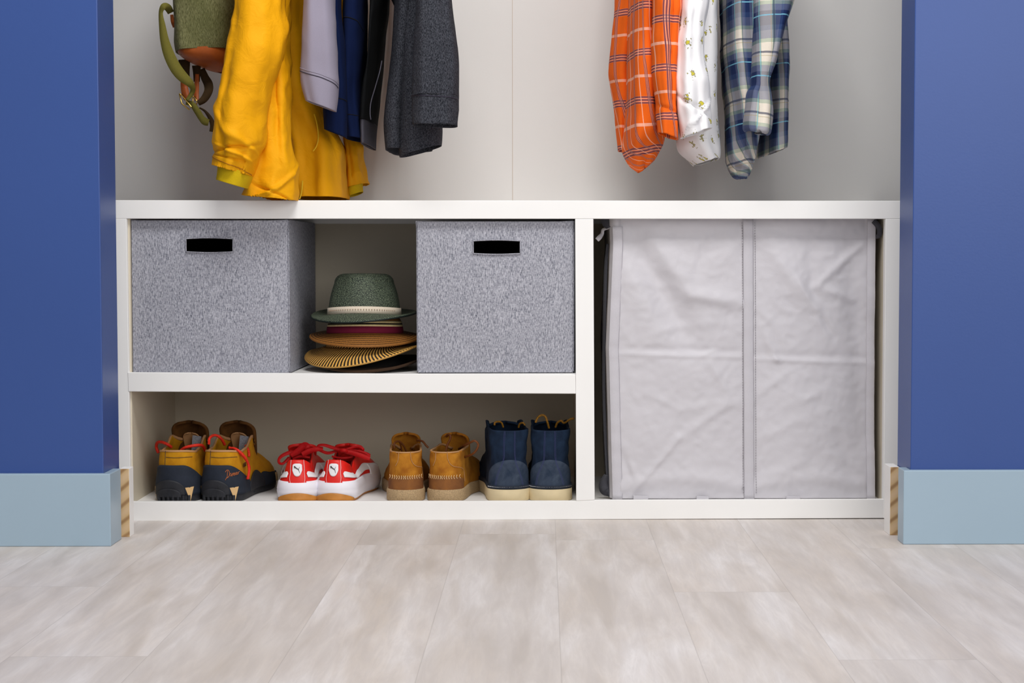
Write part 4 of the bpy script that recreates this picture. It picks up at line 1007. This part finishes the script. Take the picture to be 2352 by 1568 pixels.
# charcoal heather sweater
cs = thing('sweater', P(960, 350, .05), 'charcoal heather grey sweater with wide cuffs, rightmost of the garments on the left', 'sweater', GL)
R_ = loft('sleeve', [(975, UP, 1020, UP, -.02, .10), (962, -150, 1030, -150, -.03, .10), (957, 0, 1038, 0, -.035, .10), (953, 76, 1045, 76, -.04, .10), (948, 153, 1052, 153, -.04, .10), (945, 215, 1054, 215, -.04, .10), (944.5, 225, 1054, 228, -.04, .098), (944.5, 288, 1053, 290, -.04, .095)], M['heather'], cs, fold=.003, amp=.005, seed=61, e=.75)
seam('cuff_seam', R_, 218, 223, M['stitch'], cs, .0008)
loft('body', [(895, UP, 960, UP, .19, .30), (885, -60, 975, -60, .18, .30), (893, 0, 978, 0, .18, .30), (903, 20, 980, 20, .18, .30), (901, 89, 975, 89, .18, .30), (894, 179, 965, 179, .18, .29), (881, 281, 955, 281, .17, .28), (886, 349, 950, 349, .17, .27)], M['heather'], cs, fold=.006, k=4, amp=.005, seed=63, n=90)
loft('sleeve', [(930, UP, 990, UP, .1, .10), (925, 0, 1010, 0, .08, .10), (920, 150, 1015, 140, .07, .10), (917, 291, 1016, 270, .07, .10), (917, 325, 1016, 300, .07, .10), (919, 361, 1013, 334, .07, .098)], M['heather'], cs, fold=.002, amp=.004, seed=65)
loft('body_hem', [(925, 300, 1000, 290, .2, .08), (930, 348, 994, 346, .2, .08)], M['heather'], cs, m=12, amp=.002, seed=66)

# orange plaid shirt
os_ = thing('plaid_shirt', P(1480, 390, .05), 'orange plaid shirt with navy and white checks, leftmost shirt on the right', 'shirt', GR)
loft('sleeve', [(1430, UP, 1470, UP, .2, .10), (1418, -60, 1480, -60, .2, .11), (1412, 0, 1475, 0, .2, .11), (1404, 69, 1470, 69, .2, .11), (1395, 159, 1460, 159, .2, .10), (1399, 197, 1458, 197, .2, .10), (1410, 247, 1452, 247, .2, .09), (1416, 288, 1448, 290, .2, .08), (1422, 346, 1440, 349, .2, .07)], M['orange'], os_, fold=.004, amp=.008, seed=71)
loft('body', [(1450, UP, 1520, UP, .15, .30), (1442, -60, 1515, -60, .14, .30), (1441, 0, 1512, 0, .13, .30), (1438, 100, 1514, 100, .13, .29), (1437, 165, 1518, 165, .12, .28), (1436, 274, 1524, 274, .12, .26), (1433, 330, 1525, 310, .12, .24), (1434, 352, 1518, 336, .12, .20), (1450, 378, 1500, 362, .11, .12), (1466, 393, 1482, 380, .10, .05)], M['orange'], os_, fold=.010, k=4, amp=.009, seed=73, n=110)
loft('sleeve', [(1515, UP, 1560, UP, -.01, .08), (1502, -60, 1564, -60, -.02, .085), (1500, 0, 1564, 0, -.03, .085), (1499, 55, 1560, 55, -.03, .085), (1499, 137, 1553, 137, -.03, .08), (1502, 200, 1552, 200, -.03, .08), (1506, 233, 1551, 233, -.03, .08), (1509, 270, 1555, 270, -.03, .075), (1512, 305, 1559, 321, -.03, .07)], M['orange'], os_, fold=.005, amp=.007, seed=75,
     crease=[(0, .82, .03, .012, -.004)])
# white shirt with small printed motifs
ws = thing('printed_shirt', P(1600, 375, .05), 'white shirt with small yellow and grey printed motifs, middle of the three shirts', 'shirt', GR)
loft('sleeve', [(1570, UP, 1620, UP, -.01, .09), (1566, -60, 1628, -60, -.02, .09), (1563, 0, 1628, 0, -.03, .095), (1559, 60, 1618, 60, -.03, .095), (1553, 130, 1618, 120, -.03, .09), (1552, 190, 1624, 180, -.03, .09), (1552, 235, 1627, 230, -.03, .09), (1558, 274, 1630, 268, -.03, .085), (1567, 317, 1631, 295, -.03, .08)], M['whiteprint'], ws, fold=.006, amp=.010, seed=81,
     crease=[(0, .80, .08, .015, -.006), (.3, .86, -.1, .012, .006)])
loft('body', [(1590, UP, 1640, UP, .16, .28), (1575, -60, 1646, -60, .15, .28), (1570, 0, 1647, 0, .15, .28), (1560, 82, 1651, 82, .15, .28), (1552, 219, 1651, 219, .14, .27), (1550, 300, 1654, 300, .14, .25), (1554, 340, 1655, 330, .14, .24), (1575, 362, 1655, 352, .14, .22), (1592, 377, 1652, 365, .14, .20)], M['whiteprint'], ws, fold=.008, k=4, amp=.008, seed=83, n=100)
c = P(1587, 264, -.077); vs = []; fs = []
for k in range(16): a = 2 * PI * k / 16; vs.append(c + Vector((.0055 * math.cos(a), 0, .0055 * math.sin(a))))
for k in range(16): a = 2 * PI * k / 16; vs.append(c + Vector((.0055 * math.cos(a), .0025, .0055 * math.sin(a))))
fs = [tuple(range(16)), tuple(reversed(range(16, 32)))] + [(k, k + 16, (k + 1) % 16 + 16, (k + 1) % 16) for k in range(16)]
bevel(mk('button', vs, fs, M['button'], ws, smooth=False), .0006)
# blue plaid shirt
bs = thing('plaid_shirt', P(1730, 400, .05), 'navy, cream and light blue plaid shirt, rightmost on the right', 'shirt', GR)
loft('body', [(1670, UP, 1740, UP, .15, .30), (1655, -60, 1752, -60, .14, .30), (1652, 0, 1755, 0, .13, .30), (1650, 110, 1755, 110, .13, .29), (1656, 190, 1752, 190, .12, .28), (1662, 247, 1750, 247, .12, .27), (1663, 329, 1745, 320, .12, .24), (1668, 378, 1733, 368, .12, .18), (1680, 402, 1722, 396, .11, .10), (1692, 409, 1714, 408, .11, .05)], M['blueplaid'], bs, fold=.010, k=5, amp=.008, seed=91, n=110)
loft('back_panel', [(1750, UP, 1800, UP, .2, .26), (1745, -60, 1812, -60, .2, .26), (1742, 0, 1812, 0, .2, .26), (1745, 77, 1806, 77, .2, .26), (1745, 137, 1812, 137, .2, .26), (1742, 230, 1813, 230, .2, .25), (1738, 300, 1814, 290, .2, .25), (1735, 362, 1812, 342, .2, .24)], M['blueplaid'], bs, fold=.006, k=4, amp=.006, seed=93, n=100)
loft('sleeve', [(1760, UP, 1820, UP, -.01, .09), (1736, -60, 1838, -60, -.02, .10), (1732, 0, 1828, 0, -.03, .10), (1731, 82, 1801, 76, -.03, .10), (1729, 137, 1782, 137, -.03, .095), (1727, 180, 1766, 180, -.03, .09), (1725, 200, 1763, 200, -.03, .088), (1716, 215, 1769, 222, -.03, .085), (1713, 245, 1773, 255, -.03, .085), (1710, 290, 1768, 300, -.03, .085), (1712, 297, 1764, 305, -.03, .082)], M['blueplaid'], bs, fold=.005, amp=.007, seed=95)

# ------------------------------------------------------------------ backpack
bp = thing('backpack', P(455, 165, .12), 'olive canvas backpack with tan leather base and dangling straps, left of the yellow jacket', 'backpack')
def bagrows(ys): 
    L = [(-430, 430), (-300, 408), (-150, 398), (0, 396.5), (59, 399), (103, 399.5), (121, 403), (131, 407), (148, 434), (158, 466), (166, 500), (170, 520)]
    return L
loft('bag_body', [(425, UP, 545, UP, .13, .16), (397, -150, 565, -150, .12, .21), (396.5, 0, 566, 0, .12, .21), (399, 59, 562, 59, .12, .21), (399.5, 103, 560, 100, .12, .205), (403, 128, 556, 121, .12, .20)], M['canvas'], bp, e=.6, fold=.003, amp=.006, seed=101, n=100, freq=6)
# leather base: closed bowl
R = cat([(402.5, 126, 557, 118, .12, .202), (408, 134, 556, 135, .12, .198), (424, 144, 552, 150, .12, .18), (445, 152, 548, 160, .12, .14), (470, 160, 542, 166, .12, .09), (500, 167, 530, 169, .12, .03)], 20); vs, fs = [], []; n = 80
for (xl, yl, xr, yr, Y, d) in R:
    A = P(xl, yl, Y); B = P(xr, yr, Y); A.x = P(xl, yl, Y - .3 * d).x; B.x = P(xr, yr, Y + .3 * d).x; c = (A + B) / 2; h = (B - A) / 2
    for j in range(n):
        a = 2 * PI * j / n; ca, sa = sp(math.cos(a), .65), sp(math.sin(a), .65); vs.append(c + h * ca * 1.004 + Vector((0, sa * d / 2 * 1.006, 0)))
for i in range(19):
    for j in range(n): fs.append((i * n + j, (i + 1) * n + j, (i + 1) * n + (j + 1) % n, i * n + (j + 1) % n))
fs.append(tuple((19) * n + j for j in range(n)))
mk('leather_base', vs, fs, M['leather'], bp)
tube('side_piping', [P(x, y, .045) for x, y in ((401, -200), (402, 0), (405, 50), (409, 90), (417, 126))], .0016, M['strap'], bp, samples=30)
q = lambda x, y: (350 + x / 5.057, y / 5.057)
def rb(name, pts, mat, samples=60): return ribbon(name, [(*q(x, y), w * 1.25 / 5.057, Y) for x, y, w, Y in pts], mat, bp, .0018, samples)
rb('shoulder_strap', [(215, 150, 60, .05), (180, 90, 70, .03), (130, 75, 60, .02), (98, 150, 40, .02), (115, 300, 62, .02), (145, 480, 84, .02), (195, 640, 102, .02), (270, 790, 108, .02), (350, 890, 100, .02), (430, 960, 76, .02), (468, 1020, 52, .025), (460, 1080, 44, .03), (400, 1165, 30, .03)], M['strap'])
rb('leather_loop', [(225, 170, 30, .055), (235, 250, 34, .055), (250, 320, 20, .06)], M['leather'], 16)
rb('strap_anchor', [(370, 690, 110, .09), (375, 760, 100, .09), (390, 860, 70, .09), (400, 900, 60, .09)], M['strapdark'], 20)
rb('leather_tab', [(365, 930, 60, .06), (370, 1010, 66, .06), (385, 1090, 70, .055), (400, 1160, 50, .05)], M['leather'], 24)
rb('strap_anchor', [(512, 760, 84, .09), (515, 840, 70, .09), (515, 950, 56, .085)], M['strapdark'], 20)
rb('leather_tab', [(520, 860, 34, .075), (515, 980, 44, .07), (510, 1100, 46, .06), (515, 1170, 40, .055)], M['leather'], 24)
rb('shoulder_strap', [(570, 800, 60, .09), (610, 900, 76, .08), (650, 980, 86, .07), (650, 1060, 80, .06), (600, 1150, 70, .055), (530, 1200, 50, .05)], M['strapdark'], 40)
rb('strap_end', [(390, 1190, 40, .04), (460, 1210, 50, .04), (520, 1290, 60, .04), (570, 1370, 60, .04), (610, 1410, 70, .04), (655, 1425, 60, .04)], M['strap'], 40)
rb('strap_end', [(545, 1250, 14, .05), (610, 1290, 24, .05), (670, 1370, 40, .05), (700, 1450, 50, .05), (690, 1530, 48, .05)], M['strapdark'], 40)
def buckle(pts):
    p = [P(*q(x, y), Y) for x, y, Y in pts]; tube('buckle', p + [p[0]], .0014, M['brass'], bp, n=8)
buckle([(315, 1090, .03), (345, 1105, .035), (450, 1240, .035), (430, 1275, .03), (340, 1200, .028)])
buckle([(470, 1125, .045), (490, 1120, .05), (520, 1180, .05), (510, 1215, .045), (470, 1190, .045)])

# ------------------------------------------------------------------ light
def area(name, loc, size, power, target, color=(1, 1, 1), sy=None):
    l = bpy.data.lights.new(name, 'AREA'); l.energy = power; l.size = size; l.color = color
    if sy: l.shape = 'RECTANGLE'; l.size_y = sy
    o = bpy.data.objects.new(name, l); COL.objects.link(o); o.location = loc
    o.rotation_euler = (Vector(target) - Vector(loc)).to_track_quat('-Z', 'Y').to_euler(); return o
area('ceiling_light', (0.0, -1.25, 2.5), 1.0, 51, (0.0, 0.1, 0.6), (1, .992, .978))
area('room_fill', (1.5, -3.8, 1.5), 2.0, 40, (-.3, 0, 0.6), (1, .99, .975), 1.6)  # added unseen fill, behind and right of the camera; no known window
w = bpy.data.worlds.new('room_ambient'); SC.world = w; w.use_nodes = True
w.node_tree.nodes['Background'].inputs[0].default_value = (.98, .985, 1.0, 1); w.node_tree.nodes['Background'].inputs[1].default_value = 0.52

# ------------------------------------------------------------------ camera
cam = bpy.data.cameras.new('camera'); co = bpy.data.objects.new('camera', cam); COL.objects.link(co)
cam.sensor_fit = 'HORIZONTAL'; cam.sensor_width = 36; cam.lens = F_PX / 2352 * 36; cam.shift_x = (1176 - PX0) / 2352; cam.shift_y = -(784 - PY0) / 2352
cam.clip_start = .05
co.matrix_world = Matrix(((Rv.x, Uv.x, -Fv.x, CAM.x), (Rv.y, Uv.y, -Fv.y, CAM.y), (Rv.z, Uv.z, -Fv.z, CAM.z), (0, 0, 0, 1)))
SC.camera = co
SC.view_settings.view_transform = 'Standard'; SC.view_settings.look = 'None'; SC.view_settings.gamma = 1; SC.view_settings.use_curve_mapping = False
SC.view_settings.exposure = 0.0
